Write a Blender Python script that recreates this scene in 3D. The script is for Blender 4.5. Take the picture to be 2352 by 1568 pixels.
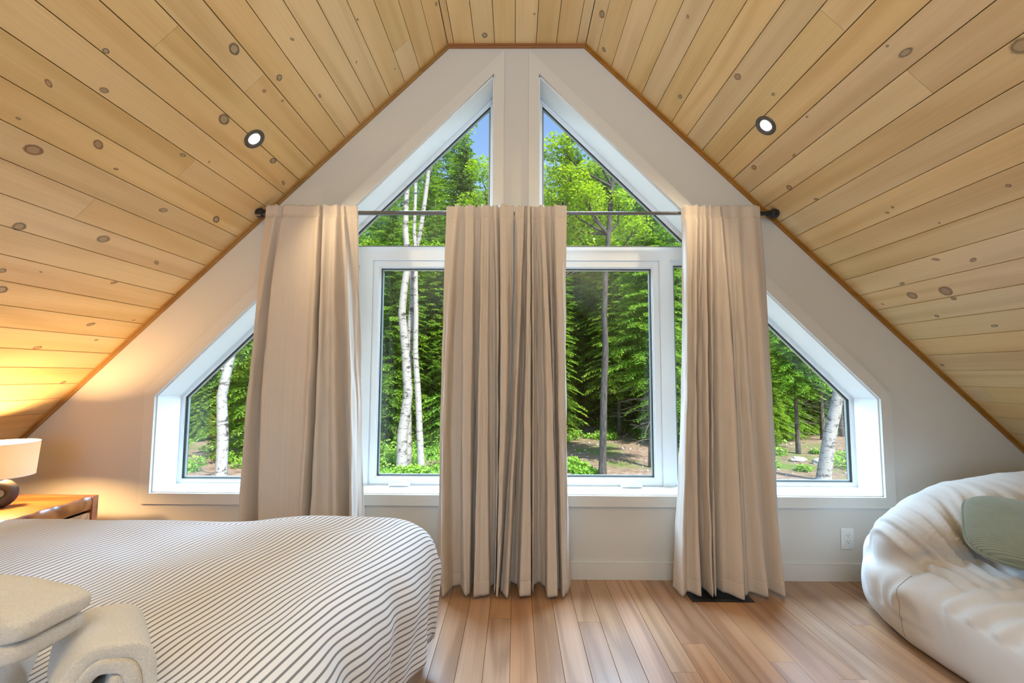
import bpy, bmesh, math, random
import numpy as np
from mathutils import Vector, Matrix, noise

random.seed(7)
rng = np.random.default_rng(7)
for o in list(bpy.data.objects):
    bpy.data.objects.remove(o)
scene = bpy.context.scene
COL = scene.collection
PI = math.pi

# ------------------------------------------------------------------ camera, world, sun, exposure
FOCAL, CAM_D, CAM_H = 1050.0, 2.625, 1.125        # focal length in pixels of the 2352 px wide frame; metres
cam_data = bpy.data.cameras.new('camera')
cam = bpy.data.objects.new('camera', cam_data)
COL.objects.link(cam)
cam_data.sensor_width = 36.0
cam_data.lens = FOCAL * 36.0 / 2352.0
cam_data.clip_start, cam_data.clip_end = 0.02, 500.0
yv = Vector((8.0, -76.0, FOCAL)).normalized()      # room depth axis seen from the camera (slight upward pitch)
xv = Vector((math.cos(.004), -math.sin(.004), 0))
xv = (xv - yv * xv.dot(yv)).normalized()
zv = yv.cross(xv)
if zv.y < 0:
    zv = -zv
cam.matrix_world = Matrix(((xv[0], xv[1], -xv[2], 0.0), (yv[0], yv[1], -yv[2], -CAM_D),
                           (zv[0], zv[1], -zv[2], CAM_H), (0, 0, 0, 1)))
scene.camera = cam

scene.view_settings.view_transform = 'Standard'
scene.view_settings.look = 'None'
scene.view_settings.gamma = 1.0
scene.view_settings.exposure = 0.14
scene.view_settings.use_curve_mapping = False
cy = scene.cycles
cy.max_bounces, cy.diffuse_bounces, cy.glossy_bounces = 8, 4, 3
cy.use_adaptive_sampling, cy.adaptive_threshold = True, .025
cy.transmission_bounces, cy.transparent_max_bounces = 6, 16
cy.caustics_reflective = cy.caustics_refractive = False
cy.sample_clamp_indirect = 6.0
cy.use_denoising = True

SKY_STRENGTH, SUN_STRENGTH = 0.29, 9.0
world = bpy.data.worlds.new('sky')
scene.world = world
world.use_nodes = True
wn = world.node_tree
wn.nodes.clear()
sky = wn.nodes.new('ShaderNodeTexSky')
sky.sky_type = 'NISHITA'
sky.sun_disc = False
sky.sun_elevation = math.radians(52)
sky.sun_rotation = math.radians(150)
sky.air_density, sky.dust_density, sky.ozone_density = 1.0, 1.0, 3.5
bg = wn.nodes.new('ShaderNodeBackground')
bg.inputs['Strength'].default_value = SKY_STRENGTH
wo = wn.nodes.new('ShaderNodeOutputWorld')
wn.links.new(sky.outputs[0], bg.inputs[0])
wn.links.new(bg.outputs[0], wo.inputs[0])


def add_light(name, kind, loc, direction, energy, color, size=None, size_y=None, spread=None, portal=False):
    d = bpy.data.lights.new(name, kind)
    d.energy, d.color = energy, color
    if kind == 'AREA':
        d.shape = 'RECTANGLE' if size_y else 'DISK'
        d.size = size
        if size_y:
            d.size_y = size_y
        if spread:
            d.spread = spread
        if portal:
            d.cycles.is_portal = True
    elif kind in ('POINT', 'SPOT'):
        d.shadow_soft_size = size
    ob = bpy.data.objects.new(name, d)
    ob.location = loc
    if direction is not None:
        ob.rotation_euler = Vector(direction).to_track_quat('-Z', 'Y').to_euler()
    COL.objects.link(ob)
    return ob


# the sun stands behind the house, high and a little to the right
sun = add_light('sun', 'SUN', (6, -10, 20), (-.42, .62, -.86), SUN_STRENGTH, (1.0, .94, .84))
sun.data.angle = math.radians(.6)
# added cool area light before the closed rear wall, brightening the room
add_light('rear_fill_light', 'AREA', (-.05, -5.7, 1.5), (0, 1, 0), 58, (.42, .68, 1.0), 2.0, 1.8)
# added area lights outside, above the view, to brighten reveals and room
for sx in (-1, 1):
    add_light('reveal_fill_light', 'AREA', (sx * 2.6, 3.4, 5.6), (-sx * .25, -.72, -.72), 1900, (.46, .70, 1.0), 3.6, 3.0)
# the photographer's flash head behind the camera, bounced off the boarded ceiling
add_light('bounce_flash', 'AREA', (.15, -3.25, 1.75), (0, .05, 1), 62, (.78, .90, 1.0), .9)
# portals that tell the renderer where the sky light enters
for sx in (-1, 1):
    add_light('gable_window_portal', 'AREA', (sx * 1.1, .30, 1.5), (0, -1, 0), 1, (1, 1, 1), 2.2, 2.9, portal=True)
# added warm area lights behind the camera, without any fittings
for sx in (-1, 1):
    add_light('warm_fill_light', 'AREA', (sx * .33, -3.4, 2.95), (sx * .35, .30, -.8), 7, (1.0, .77, .47), .4)


# ------------------------------------------------------------------ helpers
def tag(o, label=None, cat=None, group=None, kind=None):
    if label: o['label'] = label
    if cat: o['category'] = cat
    if group: o['group'] = group
    if kind: o['kind'] = kind
    return o


def empty(name, loc=(0, 0, 0), rz=0.0):
    o = bpy.data.objects.new(name, None)
    o.location = loc
    o.rotation_euler = (0, 0, rz)
    o.empty_display_size = .1
    COL.objects.link(o)
    return o


def link_mesh(name, me, mat=None, parent=None, smooth=False):
    if mat is not None and len(me.materials) == 0:
        me.materials.append(mat)
    if smooth:
        me.polygons.foreach_set('use_smooth', [True] * len(me.polygons))
    o = bpy.data.objects.new(name, me)
    COL.objects.link(o)
    if parent is not None:
        o.parent = parent
    return o


def np_mesh(name, V, Fc, tint=None, uv=None):
    """Mesh from numpy arrays: V (n,3); Fc (m,3) or (m,4)."""
    V = np.asarray(V, dtype=np.float32)
    Fc = np.asarray(Fc, dtype=np.int32)
    me = bpy.data.meshes.new(name)
    k = Fc.shape[1]
    me.vertices.add(len(V))
    me.vertices.foreach_set('co', V.ravel())
    me.loops.add(Fc.size)
    me.loops.foreach_set('vertex_index', Fc.ravel())
    me.polygons.add(len(Fc))
    me.polygons.foreach_set('loop_start', np.arange(0, Fc.size, k, dtype=np.int32))
    me.polygons.foreach_set('loop_total', np.full(len(Fc), k, dtype=np.int32))
    if uv is not None:
        ul = me.uv_layers.new(name='UVMap')
        ul.data.foreach_set('uv', np.asarray(uv, dtype=np.float32)[Fc.ravel()].ravel())
    if tint is not None:
        at = me.attributes.new('tint', 'FLOAT', 'POINT')
        at.data.foreach_set('value', np.asarray(tint, dtype=np.float32))
    me.update(calc_edges=True)
    me.validate()
    return me


class MB:
    """Collects simple solids into one bmesh."""
    def __init__(self):
        self.bm = bmesh.new()

    def box(self, lo, hi, bevel=0.0, seg=2, mat=None):
        c = [(a + b) / 2 for a, b in zip(lo, hi)]
        s = [abs(b - a) for a, b in zip(lo, hi)]
        M = Matrix.Translation(c) @ Matrix.Diagonal((s[0], s[1], s[2], 1))
        if mat is not None:
            M = mat @ M
        r = bmesh.ops.create_cube(self.bm, size=1, matrix=M)
        if bevel > 0:
            es = list({e for v in r['verts'] for e in v.link_edges})
            bmesh.ops.bevel(self.bm, geom=es, offset=bevel, segments=seg, profile=.5, affect='EDGES')
        return self

    def prism(self, pts, y0, y1, axis='y'):
        """Polygon in (x,z) extruded along y."""
        n = len(pts)
        mk = (lambda p, d: (p[0], d, p[1])) if axis == 'y' else ((lambda p, d: (d, p[0], p[1])) if axis == 'x' else (lambda p, d: (p[0], p[1], d)))
        a = [self.bm.verts.new(mk(p, y0)) for p in pts]
        b = [self.bm.verts.new(mk(p, y1)) for p in pts]
        self.bm.faces.new(a)
        self.bm.faces.new(b[::-1])
        for i in range(n):
            j = (i + 1) % n
            self.bm.faces.new((a[j], a[i], b[i], b[j]))
        return self

    def ring(self, po, pi_, y0, y1):
        """Frame between polygon po and inner polygon pi_, from depth y0 to y1."""
        n = len(po)
        A = [[self.bm.verts.new((p[0], y, p[1])) for p in P] for P, y in ((po, y0), (pi_, y0), (pi_, y1), (po, y1))]
        for i in range(n):
            j = (i + 1) % n
            for k in range(4):
                l = (k + 1) % 4
                self.bm.faces.new((A[k][i], A[k][j], A[l][j], A[l][i]))
        return self

    def tube(self, pts, rad, seg=12, cap=True):
        pts = [Vector(p) for p in pts]
        if not hasattr(rad, '__len__'):
            rad = [rad] * len(pts)
        rings = []
        prev = None
        for i, p in enumerate(pts):
            t = (pts[min(i + 1, len(pts) - 1)] - pts[max(i - 1, 0)]).normalized()
            if prev is None:
                ref = Vector((0, 0, 1)) if abs(t.z) < .9 else Vector((1, 0, 0))
                u = t.cross(ref).normalized()
            else:
                u = (prev - t * prev.dot(t)).normalized()
            prev = u
            w = t.cross(u)
            rings.append([self.bm.verts.new(p + (u * math.cos(2 * PI * k / seg) + w * math.sin(2 * PI * k / seg)) * rad[i]) for k in range(seg)])
        for a, b in zip(rings, rings[1:]):
            for k in range(seg):
                l = (k + 1) % seg
                self.bm.faces.new((a[k], a[l], b[l], b[k]))
        if cap:
            self.bm.faces.new(rings[0][::-1])
            self.bm.faces.new(rings[-1])
        return self

    def lathe(self, prof, seg=32, M=None, close=False):
        """Profile of (r, z) turned about z."""
        M = M or Matrix.Identity(4)
        rings = [[self.bm.verts.new(M @ Vector((r * math.cos(2 * PI * k / seg), r * math.sin(2 * PI * k / seg), z))) for k in range(seg)] for r, z in prof]
        pr = list(zip(rings, rings[1:])) + ([(rings[-1], rings[0])] if close else [])
        for a, b in pr:
            for k in range(seg):
                l = (k + 1) % seg
                self.bm.faces.new((a[k], a[l], b[l], b[k]))
        if not close:
            self.bm.faces.new(rings[0][::-1])
            self.bm.faces.new(rings[-1])
        return self

    def build(self, name, mat, parent=None, smooth=False, auto=False):
        bmesh.ops.recalc_face_normals(self.bm, faces=self.bm.faces)
        me = bpy.data.meshes.new(name)
        self.bm.to_mesh(me)
        self.bm.free()
        o = link_mesh(name, me, mat, parent, smooth or auto)
        if auto:
            for e in me.edges:
                pass
            try:
                me.set_sharp_from_angle(angle=math.radians(35))
            except Exception:
                pass
        return o


# ------------------------------------------------------------------ materials
class NT:
    def __init__(self, name):
        self.m = bpy.data.materials.new(name)
        self.m.use_nodes = True
        self.t = self.m.node_tree
        self.t.nodes.clear()
        self.out = self.n('ShaderNodeOutputMaterial')

    def n(self, typ, ins=None, **kw):
        nd = self.t.nodes.new(typ)
        for k, v in kw.items():
            setattr(nd, k, v)
        for k, v in (ins or {}).items():
            if isinstance(v, bpy.types.NodeSocket):
                self.t.links.new(v, nd.inputs[k])
            else:
                nd.inputs[k].default_value = v
        return nd

    def math(self, op, a, b=0.0, c=0.0, clamp=False):
        nd = self.n('ShaderNodeMath', {0: a, 1: b, 2: c}, operation=op)
        nd.use_clamp = clamp
        return nd.outputs[0]

    def mix(self, f, a, b, blend='MIX'):
        nd = self.t.nodes.new('ShaderNodeMix')
        nd.data_type, nd.blend_type = 'RGBA', blend
        for k, v in ((0, f), (6, a), (7, b)):
            if isinstance(v, bpy.types.NodeSocket):
                self.t.links.new(v, nd.inputs[k])
            else:
                nd.inputs[k].default_value = (v if k == 0 or len(v) == 4 else (*v, 1))
        return nd.outputs[2]

    def ramp(self, f, stops):
        nd = self.n('ShaderNodeValToRGB', {0: f})
        el = nd.color_ramp.elements
        while len(el) < len(stops):
            el.new(.5)
        for e, (p, c) in zip(el, stops):
            e.position = p
            e.color = (c, c, c, 1) if not hasattr(c, '__len__') else (*c, 1)
        return nd.outputs[0]

    def noise(self, vec, scale, detail=3.0, rough=.55, dist=0.0):
        nd = self.n('ShaderNodeTexNoise', {'Scale': scale, 'Detail': detail, 'Roughness': rough, 'Distortion': dist})
        if vec is not None:
            self.t.links.new(vec, nd.inputs['Vector'])
        return nd.outputs['Fac']

    def mapping(self, vec, scale=(1, 1, 1), loc=(0, 0, 0), rot=(0, 0, 0)):
        return self.n('ShaderNodeMapping', {'Vector': vec, 'Scale': scale, 'Location': loc, 'Rotation': rot}).outputs[0]

    def bump(self, h, strength=.2, dist=.002):
        return self.n('ShaderNodeBump', {'Height': h, 'Strength': strength, 'Distance': dist}).outputs[0]

    def principled(self, color, rough=.5, normal=None, **kw):
        nd = self.n('ShaderNodeBsdfPrincipled')
        for k, v in (('Base Color', color), ('Roughness', rough), ('Normal', normal)):
            if v is None:
                continue
            if isinstance(v, bpy.types.NodeSocket):
                self.t.links.new(v, nd.inputs[k])
            else:
                nd.inputs[k].default_value = (*v, 1) if hasattr(v, '__len__') and len(v) == 3 else v
        for k, v in kw.items():
            k = k.replace('_', ' ')
            if isinstance(v, bpy.types.NodeSocket):
                self.t.links.new(v, nd.inputs[k])
            else:
                nd.inputs[k].default_value = v
        return nd.outputs[0]

    def done(self, shader):
        self.t.links.new(shader, self.out.inputs[0])
        return self.m


def plain(name, color, rough=.5, bump=0.0, bscale=60, var=.0, **kw):
    t = NT(name)
    oc = t.n('ShaderNodeTexCoord').outputs['Object']
    n1 = t.noise(oc, bscale, 4)
    col = color
    if var:
        col = t.mix(t.noise(oc, bscale * .15, 4), tuple(c * (1 - var) for c in color), tuple(min(1, c * (1 + var)) for c in color))
    return t.done(t.principled(col, rough, t.bump(n1, bump, .002) if bump else None, **kw))


def wood(name, light, dark, rough=.45, line=30.0, contour=9.0, var=.10, hue=.012, coat=0.0, grain=1.0, spec=.5):
    """Board wood: local X runs along the grain. Each board shifts with its own random number."""
    t = NT(name)
    oc = t.n('ShaderNodeTexCoord').outputs['Object']
    rnd = t.n('ShaderNodeObjectInfo').outputs['Random']
    off = t.n('ShaderNodeCombineXYZ', {0: t.math('MULTIPLY', rnd, 31.7), 1: t.math('MULTIPLY', rnd, 17.3), 2: t.math('MULTIPLY', rnd, 9.1)}).outputs[0]
    p = t.n('ShaderNodeVectorMath', {0: oc, 1: off}, operation='ADD').outputs[0]
    fine = t.noise(t.mapping(p, (1.6, line * 5, line * 5)), 1.0, 3, .6)
    streak = t.noise(t.mapping(p, (.8, line * .55, line * .55)), 1.0, 3, .5)
    cn = t.noise(t.mapping(p, (.55, 5.5, 5.5)), 1.0, 1.5, .4)
    rings = t.math('SINE', t.math('MULTIPLY', cn, contour * 6.28))
    rings = t.math('MULTIPLY_ADD', rings, .5, .5)
    rings = t.math('POWER', rings, 2.0)
    f = t.math('ADD', t.math('MULTIPLY', fine, .45 * grain), t.math('ADD', t.math('MULTIPLY', streak, .35), t.math('MULTIPLY', rings, .28 * grain)))
    col = t.mix(t.ramp(f, [(.28, 0.0), (.80, 1.0)]), light, dark)
    hsv = t.n('ShaderNodeHueSaturation', {'Color': col,
              'Hue': t.math('MULTIPLY_ADD', t.math('FRACT', t.math('MULTIPLY', rnd, 7.13)), hue * 2, .5 - hue),
              'Saturation': t.math('MULTIPLY_ADD', t.math('FRACT', t.math('MULTIPLY', rnd, 13.7)), .16, .92),
              'Value': t.math('MULTIPLY_ADD', t.math('FRACT', t.math('MULTIPLY', rnd, 3.31)), var * 2, 1 - var)}).outputs[0]
    return t.done(t.principled(hsv, rough, t.bump(f, .08, .0010), Coat_Weight=coat, Coat_Roughness=.2, Specular_IOR_Level=spec))


M = {}
M['wall'] = plain('painted plaster', (.63, .605, .56), .75, .05, 300)
M['trim'] = plain('white painted wood trim', (.87, .87, .85), .42, .04, 40, .01)
M['casing'] = plain('painted casing wood', (.665, .642, .60), .45, .04, 40, .01)
M['upvc'] = plain('white window frame', (.82, .84, .85), .32)
M['gasket'] = plain('dark window gasket', (.03, .035, .035), .5)
M['spacer'] = plain('glazing spacer', (.45, .48, .46), .35, Metallic=.4)
M['pine'] = wood('whitewashed pine', (.77, .555, .275), (.61, .40, .17), .42, 26, 3.5, .06, .0035, .0, 1.0)
M['pine_dark'] = plain('dark board joint', (.10, .055, .02), .8)
M['cove'] = wood('stained cove moulding', (.42, .20, .055), (.30, .13, .03), .38, 30, 3, .04)
M['floor'] = wood('pale oak floor', (.46, .268, .155), (.31, .172, .098), .25, 22, 7.0, .11, .004, .0, 1.3)
M['floor_joint'] = plain('floor joint', (.07, .04, .025), .8)
M['walnut'] = wood('warm acacia', (.42, .155, .05), (.20, .065, .02), .36, 24, 6, .05, .01, .25, 1.2)
M['walnut_light'] = wood('acacia drawer front', (.50, .25, .115), (.28, .12, .05), .42, 24, 8, .04, .01, .1, 1.3)
M['black'] = plain('black metal', (.012, .012, .013), .38, .02, 200)
M['steel'] = plain('brushed rod metal', (.17, .16, .145), .30, .02, 300, Metallic=.85)
M['gunmetal'] = plain('dark lamp ring', (.10, .095, .09), .38, Metallic=.7)
M['outlet'] = plain('outlet plastic', (.76, .76, .74), .3)
M['slot'] = plain('outlet slot', (.05, .05, .05), .6)
M['ceramic'] = plain('matte charcoal ceramic', (.014, .013, .015), .62, .12, 90)
M['white_sheet'] = plain('white cotton', (.80, .80, .80), .85, .1, 500)
M['grey_base'] = plain('light grey bed upholstery', (.42, .43, .46), .9, .2, 600)
M['corner_piece'] = plain('dark taupe lining', (.07, .05, .045), .9)


def glass_mat():
    t = NT('window glass')
    back = t.n('ShaderNodeNewGeometry').outputs['Backfacing']
    fr = t.n('ShaderNodeFresnel', {'IOR': t.math('MULTIPLY_ADD', back, 1 / 1.38 - 1.38, 1.38)}).outputs[0]
    tr = t.n('ShaderNodeBsdfTransparent', {'Color': (.97, .985, .975, 1)}).outputs[0]
    gl = t.n('ShaderNodeBsdfGlossy', {'Color': (1, 1, 1, 1), 'Roughness': .0}).outputs[0]
    return t.done(t.n('ShaderNodeMixShader', {0: fr, 1: tr, 2: gl}).outputs[0])


M['glass'] = glass_mat()


def emit_mat(name, color, strength):
    t = NT(name)
    return t.done(t.n('ShaderNodeEmission', {'Color': (*color, 1), 'Strength': strength}).outputs[0])


M['bulb'] = emit_mat('lit spot lens', (1.0, .86, .66), 9.0)


def shade_mat():
    t = NT('lit lampshade linen')
    oc = t.n('ShaderNodeTexCoord').outputs['Object']
    w = t.noise(t.mapping(oc, (900, 900, 250)), 1.0, 2)
    c = t.mix(w, (.78, .70, .60), (.86, .80, .70))
    d = t.n('ShaderNodeBsdfDiffuse', {'Color': c}).outputs[0]
    tl = t.n('ShaderNodeBsdfTranslucent', {'Color': c}).outputs[0]
    return t.done(t.n('ShaderNodeMixShader', {0: .55, 1: d, 2: tl}).outputs[0])


M['shade'] = shade_mat()


def curtain_mat():
    t = NT('oatmeal linen curtain')
    uv = t.n('ShaderNodeTexCoord').outputs['UV']
    st = t.noise(t.mapping(uv, (160, .6, 1)), 1.0, 3, .6)
    st2 = t.noise(t.mapping(uv, (900, 5, 1)), 1.0, 2, .6)
    wv = t.noise(t.mapping(uv, (1500, 1500, 1)), 1.0, 2, .6)
    f = t.math('ADD', t.math('MULTIPLY', st, .5), t.math('MULTIPLY', st2, .5))
    c = t.mix(t.ramp(f, [(.3, 0.0), (.7, 1.0)]), (.60, .505, .42), (.71, .615, .525))
    nrm = t.bump(t.math('ADD', st2, wv), .12, .001)
    p = t.principled(c, .85, nrm, Sheen_Weight=.15, Specular_IOR_Level=.25)
    tl = t.n('ShaderNodeBsdfTranslucent', {'Color': (.68, .6, .5, 1)}).outputs[0]
    return t.done(t.n('ShaderNodeMixShader', {0: .10, 1: p, 2: tl}).outputs[0])


M['curtain'] = curtain_mat()


def stripe_mat():
    """White cotton with woven grey stripes; UV x counts metres across the stripes."""
    t = NT('striped duvet cotton')
    uv = t.n('ShaderNodeTexCoord').outputs['UV']
    sx = t.n('ShaderNodeSeparateXYZ', {0: uv}).outputs[0]
    wob = t.math('MULTIPLY', t.math('SUBTRACT', t.noise(t.mapping(uv, (350, 350, 1)), 1.0, 2), .5), .03)
    fr = t.math('FRACT', t.math('ADD', t.math('MULTIPLY', sx, 1 / .0188), wob))
    line = t.math('LESS_THAN', t.math('ABSOLUTE', t.math('SUBTRACT', fr, .5)), .145)
    weave = t.noise(t.mapping(uv, (1400, 1400, 1)), 1.0, 2, .7)
    grey = t.mix(weave, (.14, .14, .155), (.28, .28, .30))
    white = t.mix(weave, (.75, .755, .785), (.81, .815, .845))
    c = t.mix(line, white, grey)
    return t.done(t.principled(c, .85, t.bump(weave, .10, .001), Sheen_Weight=.1, Specular_IOR_Level=.2))


M['duvet'] = stripe_mat()


def terry_mat():
    t = NT('terry towelling')
    oc = t.n('ShaderNodeTexCoord').outputs['Object']
    n1 = t.noise(oc, 260, 3, .7)
    n2 = t.noise(oc, 700, 2, .7)
    h = t.math('ADD', n1, t.math('MULTIPLY', n2, .6))
    c = t.mix(t.ramp(n1, [(.3, 0.0), (.7, 1.0)]), (.78, .745, .70), (.90, .875, .84))
    return t.done(t.principled(c, .95, t.bump(h, .9, .004), Sheen_Weight=.5, Specular_IOR_Level=.1))


M['terry'] = terry_mat()


def sofa_mat():
    t = NT('cream brushed cotton')
    oc = t.n('ShaderNodeTexCoord').outputs['Object']
    w = t.noise(oc, 900, 2, .7)
    l = t.noise(oc, 4, 3, .5)
    c = t.mix(l, (.56, .515, .465), (.62, .575, .525))
    wr = t.noise(t.mapping(oc, (10, 10, 34)), 1.0, 3, .5)
    h = t.math('ADD', t.math('MULTIPLY', w, .15), t.math('MULTIPLY', wr, .25))
    return t.done(t.principled(c, .88, t.bump(h, .15, .004), Sheen_Weight=.25, Specular_IOR_Level=.2))


M['sofa'] = sofa_mat()
M['seam'] = plain('seam thread', (.33, .29, .25), .9)  # one even thread colour, a little darker than the sofa cloth


def cord_mat():
    t = NT('sage corduroy')
    uv = t.n('ShaderNodeTexCoord').outputs['UV']
    s = t.n('ShaderNodeSeparateXYZ', {0: uv}).outputs[1]
    wave = t.math('SINE', t.math('MULTIPLY', s, 2 * PI / .0075))
    wave = t.math('MULTIPLY_ADD', wave, .5, .5)
    mot = t.noise(t.mapping(uv, (18, 18, 1)), 1.0, 4, .6)
    c = t.mix(t.math('MULTIPLY_ADD', wave, .5, t.math('MULTIPLY', mot, .5)), (.165, .195, .15), (.345, .39, .315))
    return t.done(t.principled(c, .85, t.bump(wave, .6, .002), Sheen_Weight=.4, Specular_IOR_Level=.2))


M['corduroy'] = cord_mat()


def knot_mat(name, rim, core):
    """A pine knot: rings about the local origin, unit radius."""
    t = NT(name)
    oc = t.n('ShaderNodeTexCoord').outputs['Object']
    d = t.n('ShaderNodeVectorMath', {0: oc}, operation='LENGTH').outputs['Value']
    w = t.math('ADD', d, t.math('MULTIPLY', t.math('SUBTRACT', t.noise(oc, 3.0, 3), .5), .35))
    nd = t.n('ShaderNodeValToRGB', {0: w})
    el = nd.color_ramp.elements
    for _ in range(2):
        el.new(.5)
    for e, (p, c) in zip(el, [(.0, core), (.45, core), (.62, rim), (.74, rim)]):
        e.position, e.color = p, (*c, 1)
    fade = t.ramp(w, [(.66, 1.0), (.92, 0.0)])
    soft = t.math('MULTIPLY', fade, t.math('MULTIPLY_ADD', t.n('ShaderNodeObjectInfo').outputs['Random'], .45, .5))
    return t.done(t.principled(nd.outputs[0], .5, None, Alpha=soft))


M['knot'] = knot_mat('grey ringed knot', (.14, .105, .07), (.46, .35, .21))
M['knot_red'] = knot_mat('red brown knot', (.26, .13, .06), (.46, .30, .16))


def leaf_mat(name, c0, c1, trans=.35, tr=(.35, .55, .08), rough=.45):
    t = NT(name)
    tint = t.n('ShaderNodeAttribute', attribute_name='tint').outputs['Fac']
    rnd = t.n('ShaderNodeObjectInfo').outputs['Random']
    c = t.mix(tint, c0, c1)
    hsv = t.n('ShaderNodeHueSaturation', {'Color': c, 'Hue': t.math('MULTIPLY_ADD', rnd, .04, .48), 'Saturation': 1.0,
                                         'Value': t.math('MULTIPLY_ADD', t.math('FRACT', t.math('MULTIPLY', rnd, 5.7)), .5, .75)}).outputs[0]
    p = t.principled(hsv, rough, None, Specular_IOR_Level=.35)
    tl = t.n('ShaderNodeBsdfTranslucent', {'Color': (*tr, 1)}).outputs[0]
    return t.done(t.n('ShaderNodeMixShader', {0: trans, 1: p, 2: tl}).outputs[0])


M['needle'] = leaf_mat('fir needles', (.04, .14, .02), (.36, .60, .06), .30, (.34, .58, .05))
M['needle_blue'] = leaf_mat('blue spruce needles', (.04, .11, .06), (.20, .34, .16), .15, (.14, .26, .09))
M['maple'] = leaf_mat('maple leaves', (.09, .25, .015), (.40, .58, .03), .45, (.42, .62, .03))
M['fern'] = leaf_mat('undergrowth leaves', (.08, .24, .03), (.34, .54, .07), .38, (.36, .58, .06))


def birch_mat():
    t = NT('birch bark')
    oc = t.n('ShaderNodeTexCoord').outputs['Object']
    n1 = t.noise(t.mapping(oc, (3.5, 3.5, 11)), 1.0, 6, .72, .8)
    n2 = t.noise(t.mapping(oc, (5, 5, 5)), 1.0, 4, .7)
    f = t.math('ADD', t.math('MULTIPLY', n1, .65), t.math('MULTIPLY', n2, .35))
    c = t.mix(t.ramp(f, [(.41, 1.0), (.49, 0.0)]), (.33, .32, .305), (.045, .038, .034))
    return t.done(t.principled(c, .7, t.bump(n1, .5, .02)))


def bark_mat(name, a, b):
    t = NT(name)
    oc = t.n('ShaderNodeTexCoord').outputs['Object']
    n1 = t.noise(t.mapping(oc, (26, 26, 4)), 1.0, 5, .7, .6)
    c = t.mix(t.ramp(n1, [(.35, 0.0), (.65, 1.0)]), a, b)
    return t.done(t.principled(c, .9, t.bump(n1, .9, .02)))


M['birch'] = birch_mat()
M['bark'] = bark_mat('grey fir bark', (.05, .04, .033), (.19, .165, .14))
M['bark_dark'] = bark_mat('dark maple bark', (.02, .018, .018), (.105, .095, .09))
M['twig'] = plain('dead twigs', (.20, .17, .14), .9)


def ground_mat():
    t = NT('forest clearing soil')
    oc = t.n('ShaderNodeTexCoord').outputs['Object']
    n1 = t.noise(oc, .45, 5, .6)
    n2 = t.noise(oc, 5.0, 6, .7)
    n3 = t.noise(oc, 38.0, 4, .7)
    soil = t.mix(t.ramp(n2, [(.35, 0.0), (.65, 1.0)]), (.17, .10, .065), (.50, .36, .26))
    soil = t.mix(t.ramp(n3, [(.55, 0.0), (.68, 1.0)]), soil, (.46, .40, .34))
    green = t.mix(n3, (.06, .15, .02), (.26, .40, .06))
    m = t.ramp(t.math('ADD', t.math('MULTIPLY', n1, .7), t.math('MULTIPLY', n2, .3)), [(.50, 0.0), (.60, 1.0)])
    c = t.mix(m, soil, green)
    return t.done(t.principled(c, .95, t.bump(t.math('ADD', n2, n3), .8, .06)))


M['ground'] = ground_mat()
M['rock'] = plain('granite stone', (.42, .41, .39), .9, .8, 9, .35)
M['mound'] = plain('red brown earth', (.34, .15, .07), .95, .9, 7, .4)
M['roof'] = plain('outer sheathing', (.30, .24, .18), .9)

# ------------------------------------------------------------------ the room shell
SL = (3.106 - .737) / (2.836 - .415)               # roof pitch
LN = math.hypot(1, SL)
TOPX, TOPZ = .415, 3.106
BACK = -6.0


def roof_z(x):
    x = abs(x)
    return TOPZ if x < TOPX else TOPZ - (x - TOPX) * SL


def boarded(parent, origin, X, Y, Z, x0, x1, y0, y1, th, mat, gap=.0022, ch=.0016, name='plank'):
    """One board: x along the grain, y across, z away from the room; its face lies in z = 0."""
    w = y1 - y0
    a, b = gap / 2, w - gap / 2
    sec = [(a + ch, 0), (b - ch, 0), (b, ch), (b, th), (a, th), (a, ch)]
    L = x1 - x0
    V = [(.0006, p, q + (0 if q else 0)) for p, q in sec] + [(L - .0006, p, q) for p, q in sec]
    n = len(sec)
    F = [tuple(range(n))[::-1], tuple(range(n, 2 * n))] + [(i, (i + 1) % n, n + (i + 1) % n, n + i) for i in range(n)]
    me = bpy.data.meshes.new(name)
    me.from_pydata(V, [], F)
    me.materials.append(mat)
    o = bpy.data.objects.new(name, me)
    COL.objects.link(o)
    o.parent = parent
    p = Vector(origin) + Vector(X) * x0 + Vector(Y) * y0
    o.matrix_local = Matrix(((X[0], Y[0], Z[0], p[0]), (X[1], Y[1], Z[1], p[1]), (X[2], Y[2], Z[2], p[2]), (0, 0, 0, 1)))
    return o


# floor: slab under individually laid boards
fb = MB().box((-3.3, BACK, -.16), (3.3, .27, -.017))
floor = tag(fb.build('floor', M['floor_joint']), kind='structure')
joints = {}
for jx, jy in ((-.067, -.424), (.343, -.447), (.752, -.611), (.648, -.797), (1.059, -.73), (1.263, -.83), (1.572, -.456), (.219, -.863)):
    joints.setdefault(math.floor((jx + .0175) / .1023), []).append(jy)
for k in range(-31, 31):
    xa = -.0175 + .1023 * k
    cuts = [0.0] + sorted(joints.get(k, []), reverse=True)
    y = cuts[-1]
    y -= random.uniform(.9, 1.5) if len(cuts) > 1 else random.uniform(1.25, 2.0)
    while y > BACK + .4:
        cuts.append(y)
        y -= random.uniform(.8, 1.9)
    cuts.append(BACK)
    for a, b in zip(cuts, cuts[1:]):
        boarded(floor, (0, 0, 0), (0, 1, 0), (1, 0, 0), (0, 0, -1), b, a, xa, xa + .1023, .016, M['floor'], .0012, .0008)

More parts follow.
